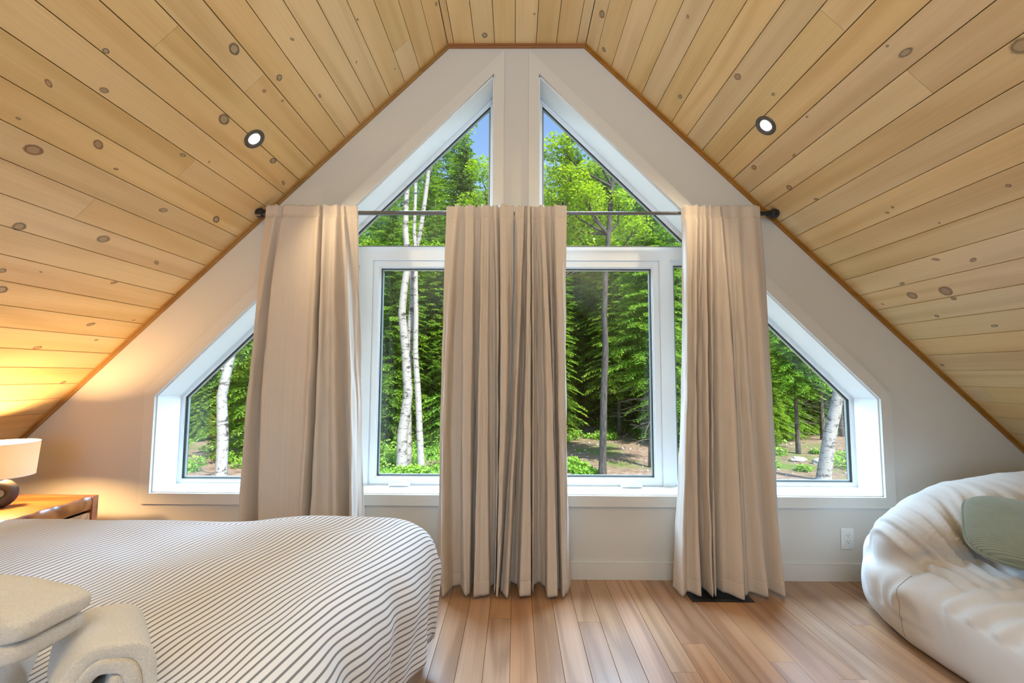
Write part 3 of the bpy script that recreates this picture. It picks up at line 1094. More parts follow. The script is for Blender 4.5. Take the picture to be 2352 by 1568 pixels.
def terry_roll(name, label, loc, axis_dir, R, length, turns, squash=.9, phase=0.0):
    """A rolled bath towel: a thick spiral sheet extruded along its axis."""
    root = empty(name, loc)
    tag(root, label, 'towel', 'towels on the bed')
    d = Vector(axis_dir).normalized()
    up = Vector((0, 0, 1))
    side = d.cross(up).normalized()
    upv = side.cross(d)
    th = R / (turns + .55) * .93
    n = int(40 * turns)
    mid = []
    for i in range(n + 1):
        a = 2 * PI * turns * i / n
        r = th * .62 + (R - th * 1.1) * i / n
        wob = 1 + .045 * math.sin(3 * a + phase) * (1 - i / n) + .03 * math.sin(5 * a)
        mid.append(Vector((r * wob * math.cos(a + phase), r * wob * math.sin(a + phase) * squash, 0)))
    out, inn = [], []
    for i, p in enumerate(mid):
        t = (mid[min(i + 1, n)] - mid[max(i - 1, 0)]).normalized()
        nr = Vector((-t.y, t.x, 0))
        e = min(1, math.sin(PI * min(1, (min(i, n - i) + 1) / 5) / 2))
        out.append(p - nr * th * .47 * e)
        inn.append(p + nr * th * .47 * e)
    loop = out + inn[::-1]
    m = len(loop)
    secs = [(-length, .90), (-length + .012, .97), (-length + .03, 1.0)] + [(-length * (1 - k / 10), 1.0) for k in range(2, 9)] + [(-.028, 1.0), (-.012, .985), (-.003, .955), (0, .90)]
    V, F = [], []
    for k, (s, sc) in enumerate(secs):
        for i, p in enumerate(loop):
            mi = mid[i] if i <= n else mid[m - 1 - i]
            q = mi + (p - mi) * sc
            w = side * q.x + upv * q.y + d * (s + .006 * math.sin(i * .13 + phase) * (1 if s > -.05 else 0))
            w += Vector((noise.noise(w * 28), noise.noise(w * 28 + Vector((9, 0, 0))), noise.noise(w * 28 + Vector((0, 9, 0))))) * .0045
            V.append(w)
    for k in range(len(secs) - 1):
        for i in range(m):
            j = (i + 1) % m
            F.append((k * m + i, k * m + j, (k + 1) * m + j, (k + 1) * m + i))
    for base in (0, (len(secs) - 1) * m):
        for i in range(n):
            F.append((base + i, base + i + 1, base + m - 2 - i, base + m - 1 - i))
    me = bpy.data.meshes.new(name)
    me.from_pydata(V, [], F)
    bm = bmesh.new()
    bm.from_mesh(me)
    bmesh.ops.recalc_face_normals(bm, faces=bm.faces)
    bm.to_mesh(me)
    bm.free()
    o = link_mesh('rolled_sheet', me, M['terry'], root, True)
    sb = o.modifiers.new('soft', 'SUBSURF')
    sb.levels = sb.render_levels = 1
    return root


terry_roll('bath_towel', 'large cream bath towel rolled up, spiral end facing the room', (-.655, -1.865, .622), (.7, -.714, 0), .077, .19, 2.35, .98, 2.1)
terry_roll('bath_towel', 'white rolled bath towel, mostly hidden beside the large cream roll', (-.845, -1.875, .604), (.6, -.8, 0), .058, .20, 2.2, .98, .6)

ft = empty('hand_towel', (-.85, -1.862, .730))
tag(ft, 'small white hand towel folded double on top of the rolled towels', 'towel', 'towels on the bed')
ft.rotation_euler = (math.radians(3), math.radians(4), math.radians(-6))


def terry_fold(p, s=1.0):
    q = p.copy()
    q.z += .010 * noise.noise(Vector((p.x * 9, p.y * 9, s))) 
    q += Vector((noise.noise(p * 40), noise.noise(p * 40 + Vector((5, 0, 0))), noise.noise(p * 40 + Vector((0, 5, 0))))) * .003
    return q


for zz, hh, dx in ((-.018, .019, .0), (.019, .021, .006)):
    o = superellipsoid('fold', (.118, .060, hh), .42, .24, M['terry'], ft, 80, 28, fn=lambda p: terry_fold(p, zz * 50))
    o.location = (dx, .004 if zz > 0 else 0, zz)

# ------------------------------------------------------------------ nightstand and lamp
ns = empty('nightstand', (-2.375, -.41, 0))
tag(ns, 'warm reddish wood nightstand with a live edge top beside the bed', 'nightstand')
x0, x1, y0, y1, zt = -.198, .198, -.228, .212, .490
live = [(x0, 0)]
tp = MB()
# top board with a slightly wavy front edge
n = 24
bot, topv = [], []
for i in range(n + 1):
    yy = y0 + .034 + (y1 - .034 - y0 - .034) * i / n
    wv = .006 * math.sin(i * .5) + .004 * math.sin(i * 1.3 + 1)
    topv.append((x1 - .012 + wv, yy))
    bot.append((x1 - .002 + wv * .4, yy))
sec = []
for (xa, yy), (xb, _) in zip(topv, bot):
    sec.append([tp.bm.verts.new(c) for c in ((x0, yy, zt), (xa, yy, zt), (xa + .006, yy, zt - .006), (xb, yy, zt - .030), (xb - .004, yy, zt - .066), (x0, yy, zt - .066))])
for a, b in zip(sec, sec[1:]):
    for k in range(6):
        l = (k + 1) % 6
        tp.bm.faces.new((a[k], a[l], b[l], b[k]))
tp.bm.faces.new(sec[0])
tp.bm.faces.new(sec[-1][::-1])
tpo = tp.build('top_board', M['walnut'], ns, auto=True)
for ya, yb in ((y0, y0 + .033), (y1 - .033, y1)):
    o = MB().box((x0, ya, 0), (x1, yb, zt + .0005), .003, 2).build('side_panel', M['walnut'], ns, auto=True)
MB().box((x0 + .005, y0 + .034, .06), (x0 + .02, y1 - .034, zt - .068)).build('back_panel', M['walnut'], ns)
MB().box((x0, y0 + .034, .05), (x1 - .01, y1 - .034, .075), .002).build('bottom_board', M['walnut'], ns, auto=True)
for za, zb in ((.082, .245), (.252, .410)):
    dr = MB().box((x1 - .022, y0 + .037, za), (x1 - .006, y1 - .037, zb), .003, 2).build('drawer_front', M['walnut_light'], ns, auto=True)
    MB().box((x0 + .03, y0 + .05, za + .01), (x1 - .024, y1 - .05, zb - .03)).build('drawer_box', M['walnut'], dr)

lamp = empty('table_lamp', (-2.43, -.446, .4905))
tag(lamp, 'lit table lamp with a white drum shade and black ring shaped ceramic base', 'lamp')
ring = MB()
Rm = Matrix.Translation((0, 0, .066)) @ Matrix.Rotation(math.radians(38), 4, 'Z') @ Matrix.Rotation(PI / 2, 4, 'X')
prof = [(.0425 + .0245 * math.cos(2 * PI * k / 20), .0285 * math.sin(2 * PI * k / 20)) for k in range(20)]
ring.lathe(prof, 56, Rm, close=True)
base = ring.build('base', M['ceramic'], lamp, smooth=True)
for v in base.data.vertices:                    # flattened foot of the ring
    if v.co.z < .004:
        v.co.z = .0 + (v.co.z - .0) * .0
MB().lathe([(.0001, .122), (.019, .122), (.0165, .130), (.0165, .138), (.018, .141), (.010, .147), (.0001, .147)], 28).build('neck', M['ceramic'], lamp, smooth=True)
MB().lathe([(.0001, .146), (.011, .146), (.011, .178), (.0001, .178)], 18).build('socket', M['outlet'], lamp, auto=True)
MB().lathe([(.0001, .178), (.012, .180), (.024, .20), (.026, .215), (.018, .234), (.0001, .24)], 20).build('bulb', emit_mat('lamp bulb', (1.0, .60, .26), 1300), lamp, smooth=True)
sh = MB()
n = 64
pr = [(.1185, .148), (.1285, .304), (.1273, .304), (.1173, .148)]
sh.lathe(pr, n, close=True)
sho = sh.build('lamp_shade', M['shade'], lamp, smooth=False, auto=True)
for r_, z_ in ((.1288, .3035), (.1187, .1485)):
    rm = MB().lathe([(r_ + .001 * math.cos(2 * PI * k / 8), z_ + .0014 * math.sin(2 * PI * k / 8)) for k in range(8)], 64, close=True)
    rm.build('shade_rim', M['outlet'], sho, smooth=True)
sp = MB()
for k in range(3):
    a = 2 * PI * k / 3
    sp.tube([(.011 * math.cos(a), .011 * math.sin(a), .176), (.118 * math.cos(a), .118 * math.sin(a), .17)], .0012, 6)
sp.build('shade_spider', M['outlet'], lamp)

# ------------------------------------------------------------------ soft chair and its cushion
sofa = empty('beanbag_sofa', (2.35, -1.1, 0))
tag(sofa, 'low puffy cream fabric lounge chair with a rolled back', 'sofa')


def blob(bm, c, half, e1, e2, rot=(0, 0, 0), nu=56, nv=34):
    sg = lambda q, e: math.copysign(abs(q) ** e, q)
    R = Matrix.Translation(c) @ Matrix.Rotation(rot[2], 4, 'Z') @ Matrix.Rotation(rot[1], 4, 'Y') @ Matrix.Rotation(rot[0], 4, 'X')
    g = []
    for j in range(1, nv):
        ph = -PI / 2 + PI * j / nv
        g.append([bm.verts.new(R @ Vector((half[0] * sg(math.cos(ph), e1) * sg(math.cos(2 * PI * i / nu), e2), half[1] * sg(math.cos(ph), e1) * sg(math.sin(2 * PI * i / nu), e2), half[2] * sg(math.sin(ph), e1)))) for i in range(nu)])
    b, t = bm.verts.new(R @ Vector((0, 0, -half[2]))), bm.verts.new(R @ Vector((0, 0, half[2])))
    for a, c_ in zip(g, g[1:]):
        for i in range(nu):
            k = (i + 1) % nu
            bm.faces.new((a[i], a[k], c_[k], c_[i]))
    for i in range(nu):
        k = (i + 1) % nu
        bm.faces.new((b, g[0][k], g[0][i]))
        bm.faces.new((t, g[-1][i], g[-1][k]))


def remeshed(name, build, voxel, smooth_n):
    bm = bmesh.new()
    build(bm)
    me = bpy.data.meshes.new(name + '_source')
    bm.to_mesh(me)
    bm.free()
    o = bpy.data.objects.new(name + '_source', me)
    COL.objects.link(o)
    r = o.modifiers.new('r', 'REMESH')
    r.mode, r.voxel_size = 'VOXEL', voxel
    s = o.modifiers.new('s', 'SMOOTH')
    s.factor, s.iterations = .5, smooth_n
    dg = bpy.context.evaluated_depsgraph_get()
    new = bpy.data.meshes.new_from_object(o.evaluated_get(dg))
    bpy.data.objects.remove(o)
    new.materials.clear()
    return new


def sofa_shape(bm):
    blob(bm, (2.385, -1.14, .150), (.78, .98, .222), .56, .40)            # seat and base
    path = [(1.87, -.46, .20, .20), (1.86, -.46, .335, .19), (1.97, -.45, .385, .20), (2.12, -.43, .432, .208), (2.35, -.42, .465, .208), (2.6, -.42, .478, .208), (2.88, -.42, .48, .20)]
    for a, b in zip(path, path[1:]):                                     # the back roll, falling at its end
        for k in range(5):
            x, y, z, r_ = (a[i] + (b[i] - a[i]) * k / 5 for i in range(4))
            blob(bm, (x, y, z), (r_, r_, r_), 1, 1, nu=32, nv=20)
    blob(bm, (2.40, -.42, .22), (.70, .24, .22), .6, .5)                 # body under the roll


sm = remeshed('sofa', sofa_shape, .0125, 3)
# gathers radiating from the crease between back roll and seat
crease = [Vector(p) for p in ((1.70, -.605, .34), (1.80, -.605, .365), (1.94, -.605, .372), (2.05, -.605, .372), (2.30, -.605, .372), (2.7, -.605, .372))]
nco = len(sm.vertices)
nrm = [v.normal.copy() for v in sm.vertices]
for v, nr in zip(sm.vertices, nrm):
    p = v.co
    best, sb, acc = 9, 0, 0
    for a, b in zip(crease, crease[1:]):
        ab = b - a
        f = max(0, min(1, (p - a).dot(ab) / ab.length_squared))
        d = (p - a - ab * f).length
        if d < best:
            best, sb = d, acc + f * ab.length
        acc += ab.length
    if p.z > .12:
        g = math.exp(-(best / .20) ** 2) * (1 - math.exp(-(best / .03) ** 2) * .6)
        s2 = sb + .12 * noise.noise(p * 3.2) + (.25 * (p.y + .605) if p.y > -.605 else -.10 * (p.y + .605))
        v.co += nr * g * (.017 * math.sin(s2 * 2 * PI / .075 + 3 * noise.noise(p * 2.5)) + .008 * math.sin(s2 * 2 * PI / .033 + 1.0))
    if p.z > .2 and best < .12:
        v.co -= nr * .034 * math.exp(-(best / .026) ** 2)
    v.co += nr * (.010 * noise.noise(p * 3.0) + .003 * noise.noise(p * 9.0))
    # long soft creases across the seat
    if nr.z > .45 and p.y < -.8:
        v.co += nr * .011 * math.sin((p.y * 1.0 + p.x * .45) * 2 * PI / .11 + 4 * noise.noise(p * 2.3)) * math.exp(-((p.y + 1.05) / .35) ** 2)
    v.co.z = max(v.co.z, .004)
for v in sm.vertices:
    v.co -= sofa.location
body = link_mesh('body', sm, M['sofa'], sofa, True)


def surface_line(ob_mesh, pts, rad, name, mat, parent, origin):
    """A stitched seam that follows the nearest points of the body."""
    from mathutils.bvhtree import BVHTree
    bv = BVHTree.FromPolygons([v.co for v in ob_mesh.vertices], [p.vertices for p in ob_mesh.polygons])
    out = []
    for a, b in zip(pts, pts[1:]):
        for k in range(8):
            q = Vector(a).lerp(Vector(b), k / 8) - Vector(origin)
            loc, nr, _, _ = bv.find_nearest(q)
            out.append(loc + nr * rad * .35)
    o = MB().tube(out, rad, 6).build(name, mat, parent, smooth=True)
    return o


surface_line(sm, [(1.66, -.615, .31), (1.63, -.62, .24), (1.61, -.625, .17), (1.61, -.625, .09), (1.63, -.625, .03)], .0014, 'seam', M['seam'], sofa, sofa.location)

cu = empty('cushion', (2.045, -.845, .505))
tag(cu, 'sage green corduroy cushion lying on the cream lounge chair', 'cushion')
uu = Vector((.77, -.62, -.10)).normalized()
nn = Vector((-.40, -.42, .80))
nn = (nn - uu * nn.dot(uu)).normalized()
vv = nn.cross(uu)
cu.rotation_euler = Matrix(((uu.x, vv.x, nn.x), (uu.y, vv.y, nn.y), (uu.z, vv.z, nn.z))).to_euler()
superellipsoid('cover', (.26, .155, .062), .75, .42, M['corduroy'], cu, 88, 34,
               fn=lambda p: p + Vector((0, 0, .010 * noise.noise(p * 6))), uvs=lambda p: (p.x, p.y))
pp = []
for i in range(97):
    th = 2 * PI * i / 96
    sg = lambda q, e: math.copysign(abs(q) ** e, q)
    pp.append((.2615 * sg(math.cos(th), .42), .1565 * sg(math.sin(th), .42), .010 * noise.noise(Vector((.26 * sg(math.cos(th), .42), .155 * sg(math.sin(th), .42), 0)) * 6)))
MB().tube(pp, .0045, 8, cap=False).build('piping', M['corduroy'], cu, smooth=True)

# ------------------------------------------------------------------ outdoors: clearing, forest, stones


def ground_z(x, y):
    z = -1.2 + .10 * noise.noise(Vector((x * .25, y * .25, 1.0))) + .04 * noise.noise(Vector((x * 1.1, y * 1.1, 5.0)))
    if y > 19:
        z += .16 * (y - 19) ** 1.05
    z += .30 * max(0, min(1, (y - 12) / 6)) * max(0, min(1, (x - 1) / 3)) * .0
    return z


gx = np.linspace(-34, 34, 150)
gy = np.concatenate([np.linspace(.5, 22, 110), np.linspace(22.6, 70, 50)])
V = np.array([(x, y, ground_z(x, y)) for x in gx for y in gy])
I = np.arange(len(gx) - 1)[:, None] * len(gy) + np.arange(len(gy) - 1)[None, :]
F = np.stack([I, I + len(gy), I + len(gy) + 1, I + 1], -1).reshape(-1, 4)
tag(link_mesh('ground', np_mesh('ground', V, F), M['ground'], None, True), kind='structure')


def quads_to_mesh(name, C, Ld, Wd, tint):
    """Diamond leaves: centre C, long half vector Ld, wide half vector Wd."""
    n = len(C)
    V = np.empty((n, 4, 3))
    V[:, 0] = C - Ld
    V[:, 1] = C - Ld * .1 + Wd
    V[:, 2] = C + Ld
    V[:, 3] = C - Ld * .1 - Wd
    F = np.arange(n * 4).reshape(n, 4)
    return np_mesh(name, V.reshape(-1, 3), F, tint=np.repeat(tint, 4))


def norm(a):
    return a / np.maximum(1e-6, np.linalg.norm(a, axis=-1, keepdims=True))


def spruce_foliage(h, R, seed, z_low=.16, step=.20, dens=1.25):
    r = np.random.default_rng(seed)
    C, L, W, T = [], [], [], []
    z = h * z_low
    while z < h * .985:
        f = z / h
        top = (1 - f)
        nb = max(3, int(7 * (.5 + top * .7)))
        a0 = r.uniform(0, 6.28)
        for b in range(nb):
            az = a0 + 6.283 * b / nb + r.uniform(-.3, .3)
            Lb = R * (top ** .8) * r.uniform(.65, 1.15) * (min(1, .45 + (f - z_low) / .12) if f < z_low + .12 else 1) + .10
            zb = z + r.uniform(-.1, .1)
            ca, sa = math.cos(az), math.sin(az)
            rise = .10 + .35 * f
            ns = max(3, int(Lb / .085 * dens))
            s = np.linspace(.12, 1, ns)
            ax = np.stack([ca * Lb * s, sa * Lb * s, zb + Lb * (rise * s - (.48 - .25 * f) * s ** 2)], -1)
            for side in (-1, 1):
                l = (.36 * Lb * (1 - .8 * s) + .06) * r.uniform(.6, 1.2, ns)
                an = az + side * r.uniform(.6, 1.1, ns)
                m = 4
                for q in range(m):
                    fq = (q + .5) / m
                    keep = r.uniform(size=ns) < .92
                    d = np.stack([np.cos(an), np.sin(an), -.18 + r.uniform(-.2, .12, ns)], -1)
                    c = ax + d * (l * fq)[:, None]
                    ln_ = norm(d + r.normal(0, .35, (ns, 3)))
                    up = norm(np.stack([r.normal(0, .35, ns), r.normal(0, .35, ns), np.ones(ns)], -1))
                    wd = norm(np.cross(ln_, up))
                    C.append(c[keep]); L.append((ln_ * (.045 + .35 * l / m)[:, None])[keep]); W.append((wd * r.uniform(.016, .032, ns)[:, None])[keep])
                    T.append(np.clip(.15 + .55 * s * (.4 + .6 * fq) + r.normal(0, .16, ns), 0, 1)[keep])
        z += step * r.uniform(.7, 1.25) * (.6 + .5 * top)
    return quads_to_mesh('needles', *[np.concatenate(a) for a in (C, L, W, T)])


def trunk_mesh(path, r0, r1, seg=10, name='trunk', wob=.0, seed=0):
    pts = [Vector(p) for p in path]
    mb = MB()
    k = len(pts)
    dense = []
    for a, b in zip(pts, pts[1:]):
        for q in range(4):
            dense.append(a.lerp(b, q / 4))
    dense.append(pts[-1])
    n = len(dense)
    if wob:
        dense = [p + Vector((noise.noise(p * .8 + Vector((seed, 0, 0))), noise.noise(p * .8 + Vector((0, seed, 9))), 0)) * wob for p in dense]
    rad = [(r0 + (r1 - r0) * i / (n - 1)) * (1 + (.35 if i == 0 else .10 if i == 1 else 0)) for i in range(n)]
    mb.tube(dense, rad, seg)
    bmesh.ops.recalc_face_normals(mb.bm, faces=mb.bm.faces)
    me = bpy.data.meshes.new(name)
    mb.bm.to_mesh(me)
    mb.bm.free()
    return me


def dead_twigs(h0, h1, n, L, seed):
    r = random.Random(seed)
    mb = MB()
    for _ in range(n):
        z = r.uniform(h0, h1)
        a = r.uniform(0, 6.28)
        l = L * r.uniform(.4, 1)
        d = Vector((math.cos(a), math.sin(a), r.uniform(-.35, .05)))
        p = Vector((0, 0, z))
        p1, p2 = p + d * l * .5, p + d * l + Vector((0, 0, -.1 * l))
        mb.tube([p, p1, p2], [.011, .007, .003], 4, cap=False)
        for q in range(2):
            b = p.lerp(p2, r.uniform(.35, .8))
            e = b + Vector((math.cos(a + r.choice((-.8, .8))), math.sin(a + r.choice((-.8, .8))), r.uniform(-.3, .2))) * l * .35
            mb.tube([b, e], [.005, .002], 3, cap=False)
    me = bpy.data.meshes.new('dead_twigs')
    mb.bm.to_mesh(me)
    mb.bm.free()
    return me


def tree_root(name, loc, label, group=None, rz=0.0, sc=1.0):
    t = empty(name, loc, rz)
    t.scale = (sc, sc, sc)
    tag(t, label, 'tree', group)
    return t


SPR = []
for i, (h, R, zl) in enumerate(((13.0, 2.5, .06), (12.0, 2.1, .16), (11.0, 2.6, .04), (12.5, 2.2, .22))):
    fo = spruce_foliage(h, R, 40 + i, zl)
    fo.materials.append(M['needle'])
    tk = trunk_mesh([(0, 0, -.3), (.03, .02, h * .3), (-.03, .02, h * .65), (0, 0, h)], .095, .012, 8)
    tk.materials.append(M['bark'])
    dt = dead_twigs(.6, h * (zl + .16), 34, 1.5, i)
    dt.materials.append(M['twig'])
    SPR.append((h, fo, tk, dt))


def spruce(x, y, h, kind, label, group=None, mat=None, zbase=None):
    H, fo, tk, dt = SPR[kind]
    t = tree_root('fir_tree', (x, y, ground_z(x, y) - .05), label, group, random.uniform(0, 6.28), h / H)
    a = link_mesh('trunk', tk, None, t, True)
    b = link_mesh('needles', fo, None, t)
    tag(b, kind='stuff')
    if mat:
        b.material_slots[0].link = 'OBJECT'
        b.material_slots[0].material = mat
    c = link_mesh('dead_twigs', dt, None, t)
    tag(c, kind='stuff')
    return t


def leaf_cloud(centres, n_per, size, seed, flat=.6, spread=None):
    r = np.random.default_rng(seed)
    C, T = [], []
    for c, rad in centres:
        d = norm(r.normal(size=(n_per, 3))) * (r.uniform(.05, 1, (n_per, 1)) ** .45) * rad
        d[:, 2] *= .62
        C.append(np.array(c) + d)
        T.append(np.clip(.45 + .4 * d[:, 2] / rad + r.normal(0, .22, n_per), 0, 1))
    C = np.concatenate(C)
    n = len(C)
    Ld = norm(np.stack([r.normal(0, 1, n), r.normal(0, 1, n), r.normal(-.35, .5, n)], -1))
    up = norm(np.stack([r.normal(0, flat, n), r.normal(-.25, flat, n), np.ones(n)], -1))
    Wd = norm(np.cross(Ld, up))
    s = size * r.uniform(.6, 1.25, n)[:, None]
    return quads_to_mesh('leaves', C, Ld * s, Wd * s * .62, np.concatenate(T))


def broadleaf(name, path, r0, r1, clusters, n_per, size, label, seed, bark='bark_dark', leaf='maple', group=None):
    """A tree with a given trunk line; a limb runs out to every leaf cluster. Points are in world metres."""
    base = Vector(path[0])
    t = tree_root(name, base, label, group)
    loc = lambda p: Vector(p) - base
    link_mesh('trunk', trunk_mesh([loc(p) for p in path], r0, r1, 12, 'trunk', .03, seed), M[bark], t, True)
    if clusters:
        mb = MB()
        rr = random.Random(seed)
        pts = [loc(p) for p in path]
        for c, rad in clusters:
            e = loc(c)
            cand = [p for p in pts if p.z < e.z - .25] or [pts[-1]]
            s = min(cand, key=lambda p: (p - e).length * 1.0 + abs((e.z - p.z) - .9) * .6)
            mid = s.lerp(e, .5) + Vector((rr.uniform(-.12, .12), rr.uniform(-.12, .12), -.10))
            mb.tube([s, mid, e], [r1 * .65, r1 * .42, .012], 6, cap=False)
            for q in range(4):
                f = e + Vector((rr.uniform(-1, 1), rr.uniform(-1, 1), rr.uniform(-.2, .8))) * rad * .8
                mb.tube([mid.lerp(e, rr.uniform(.3, 1)), f], [.012, .004], 4, cap=False)
        tag(mb.build('limbs', M[bark], t, smooth=True), kind='stuff')
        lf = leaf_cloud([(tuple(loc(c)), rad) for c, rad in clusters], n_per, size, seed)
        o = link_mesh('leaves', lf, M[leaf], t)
        tag(o, kind='stuff')
    return t


# birches in front of the left casement
broadleaf('birch_tree', [(-2.70, 8.40, -1.35), (-2.69, 8.38, -.33), (-2.58, 8.38, .7), (-2.67, 8.38, 1.74), (-2.76, 8.38, 2.59), (-2.66, 8.38, 3.72), (-2.73, 8.38, 4.64), (-2.68, 8.38, 5.8), (-2.80, 8.4, 7.4)], .135, .05,
          [((-3.4, 8.6, 7.6), .8), ((-2.3, 8.7, 8.0), .8)], 260, .045, 'thickest white birch, with a bent trunk, beyond the casement by the bed', 11, 'birch')
broadleaf('birch_tree', [(-2.62, 8.60, -1.2), (-2.60, 8.58, .4), (-2.62, 8.57, 1.11), (-2.62, 8.57, 1.97), (-2.57, 8.57, 2.83), (-2.60, 8.57, 3.76), (-2.40, 8.57, 4.59), (-2.21, 8.57, 6.16), (-1.9, 8.6, 7.2)], .10, .045,
          [((-1.6, 8.9, 7.6), .6)], 200, .045, 'grey birch stem rising close behind the thickest white birch', 12, 'birch')
broadleaf('birch_tree', [(-2.22, 8.38, -1.3), (-2.31, 8.38, .18), (-2.40, 8.38, 1.43), (-2.43, 8.38, 2.8), (-2.45, 8.38, 3.72), (-2.50, 8.38, 4.64), (-2.49, 8.38, 6.6)], .085, .035,
          [((-2.9, 8.5, 7.0), .6)], 160, .045, 'slimmest straight white birch, standing beside the bent one', 13, 'birch')
# forked birch outside the bed side window
broadleaf('birch_tree', [(-5.37, 5.88, -1.3), (-5.40, 5.88, -.02), (-5.45, 5.88, .70), (-5.38, 5.88, 1.15), (-5.28, 5.9, 1.7), (-5.2, 5.9, 3.2), (-5.1, 6.0, 5.2)], .105, .05,
          [((-5.6, 5.9, 1.55), .05), ((-5.9, 5.9, 2.6), .1), ((-5.3, 6.2, 5.6), .8)], 90, .045, 'forked white birch outside the bed side window', 14, 'birch')
# leaning birch outside the right side window
broadleaf('birch_tree', [(6.76, 7.68, -1.3), (6.83, 7.68, -.85), (6.95, 7.68, -.2), (7.10, 7.68, .35), (7.24, 7.68, .95), (7.5, 7.7, 2.2), (7.8, 7.8, 4.0)], .150, .08,
          [((8.0, 8.0, 4.8), .8)], 120, .045, 'leaning white birch outside the sofa side window', 15, 'birch')
# maple with the dark trunk outside the right casement
broadleaf('maple_tree', [(2.00, 8.07, -1.3), (2.03, 8.07, -.27), (2.06, 8.07, .73), (2.10, 8.07, 1.74), (2.08, 8.07, 2.56), (2.13, 8.07, 3.66), (2.20, 8.07, 4.45), (2.32, 8.07, 5.62), (2.4, 8.1, 6.6)], .088, .05,
          [((.95, 7.6, 6.35), .50), ((1.25, 7.9, 5.75), .55), ((.85, 8.0, 5.3), .45), ((1.65, 7.8, 5.3), .50), ((1.15, 8.2, 4.85), .5), ((1.9, 8.2, 6.1), .45), ((2.5, 8.2, 5.3), .45), ((2.9, 8.3, 4.7), .5), ((.65, 8.2, 4.5), .5), ((1.6, 8.4, 4.4), .5), ((1.45, 7.6, 6.7), .35), ((2.3, 8.5, 4.3), .45)],
          620, .047, 'maple with a straight dark trunk and yellow green leaves outside the right casement', 16)
# second maple farther back, seen through the upper right pane
broadleaf('maple_tree', [(1.25, 12.2, -1.3), (1.28, 12.2, 2.0), (1.4, 12.2, 4.2), (1.6, 12.2, 5.6), (1.7, 12.2, 7.2)], .10, .04,
          [((1.3, 12, 7.6), .8), ((2.2, 12.3, 7.1), .8), ((.8, 12.2, 6.6), .8), ((1.7, 12.4, 6.2), .8), ((2.9, 12.2, 6.4), .8), ((3.4, 12.4, 5.6), .8), ((1.0, 12.6, 5.5), .8), ((2.4, 12.8, 5.3), .8)],
          900, .055, 'second maple farther back, its limbs crossing the upper right pane', 17)
# yellow green broadleaves of the upper left pane
broadleaf('maple_tree', [(-1.1, 15.2, -1.3), (-1.1, 15.2, 3), (-1.15, 15.2, 6), (-1.2, 15.2, 8.5)], .13, .04,
          [((-1.3, 15, 9.2), .8), ((-.7, 15.2, 8.3), .9), ((-1.6, 15.3, 7.9), .9), ((-.5, 15.2, 7.0), .9), ((-1.3, 15.0, 6.8), .9), ((-1.9, 15.4, 6.4), .9), ((-.4, 15.4, 5.8), .9)],
          900, .06, 'bright maple beside the blue green fir in the upper left pane', 18)
broadleaf('maple_tree', [(-4.3, 13.2, -1.3), (-4.3, 13.2, 2), (-4.2, 13.2, 4.6)], .10, .04,
          [((-4.9, 13, 5.3), .8), ((-4.0, 13.1, 5.6), .8), ((-3.4, 13.2, 4.9), .8), ((-4.6, 13.2, 4.5), .8), ((-5.6, 13.3, 4.6), .8), ((-2.9, 13.4, 5.4), .7), ((-3.8, 13.3, 6.2), .6)],
          1000, .055, 'yellow green maple low behind the white birches', 19)

# named firs
spruce(-2.35, 17.6, 13.1, 0, 'tall blue green fir whose tip stands against the sky in the upper left pane', None, M['needle_blue'])
spruce(3.52, 9.4, 9.6, 3, 'half bare grey fir at the edge of the right casement')
spruce(4.88, 17.4, 10.5, 1, 'fir with a pale trunk behind the grey stone boulder')
spruce(8.52, 11.4, 8.2, 3, 'slim fir behind the leaning birch in the sofa side window')
spruce(5.6, 13.2, 7.6, 2, 'light green fir behind the right curtain edge')
spruce(-7.2, 10.6, 8.0, 2, 'dense fir behind the forked birch in the bed side window')
spruce(-5.2, 9.2, 6.2, 1, 'small fir between the forked birch and the left curtain')
spruce(-4.1, 12.2, 9.0, 0, 'dark fir left of the white birch clump')
spruce(-1.2, 11.8, 8.2, 2, 'drooping fir behind the slimmest birch')
spruce(1.0, 13.5, 7.8, 0, 'green fir beside the straight dark maple trunk')

# the forest wall: firs in rows, nearest first
rf = random.Random(5)
rows_ = [(14.8, 1.75, (9.0, 11.0), 'in front'), (19.8, 2.0, (9.5, 12.0), ''), (24.5, 2.3, (11.0, 13.5), ''), (30.0, 2.7, (12, 14.5), '')]
names_ = ['green fir'] * 4
ranks_ = ['firs at the near edge of the forest', 'firs in the second rank of the forest', 'firs deep inside the forest', 'firs at the back of the forest']
ranked = []
for ri, (yy, dx, hr, _) in enumerate(rows_):
    half = yy * .95 + 3
    x = -half
    while x < half:
        xx, y2 = x + rf.uniform(-.6, .6), yy + rf.uniform(-1.4, 1.4)
        kd = rf.choice((0, 2)) if ri else rf.choice((1, 3, 3))
        hh = rf.uniform(*hr)
        sky_gap = abs(xx / (y2 + 2.6) - .0) < .10                # lower trees where the sky shows
        if ri == 0 and -2.6 < xx < 3.2:
            if rf.random() < .5:
                kd, hh = 3, rf.uniform(6.5, 8.0)
            else:
                x += dx
                continue
        if sky_gap:
            hh = min(hh, (.41 * (y2 + 2.6) + 2.2))
        elif ri and abs(xx / (y2 + 2.6)) < .42:
            hh = rf.uniform(.45, .56) * (y2 + 2.6) + 2.3
        ranked.append((ri, 1184 + 1050 * xx / (y2 + CAM_D), spruce(xx, y2, hh, kd, names_[ri], ranks_[ri])))
        x += dx
for i in range(22):
    x, y = rf.uniform(-15, 15), rf.uniform(13.5, 18.5)
    if -2.0 < x < 6.0 and y < 16.5:
        continue
    ranked.append((4, 1184 + 1050 * x / (y + CAM_D), spruce(x, y, rf.uniform(2.6, 5.0), rf.choice((0, 2)), 'young fir', 'young firs before the forest')))
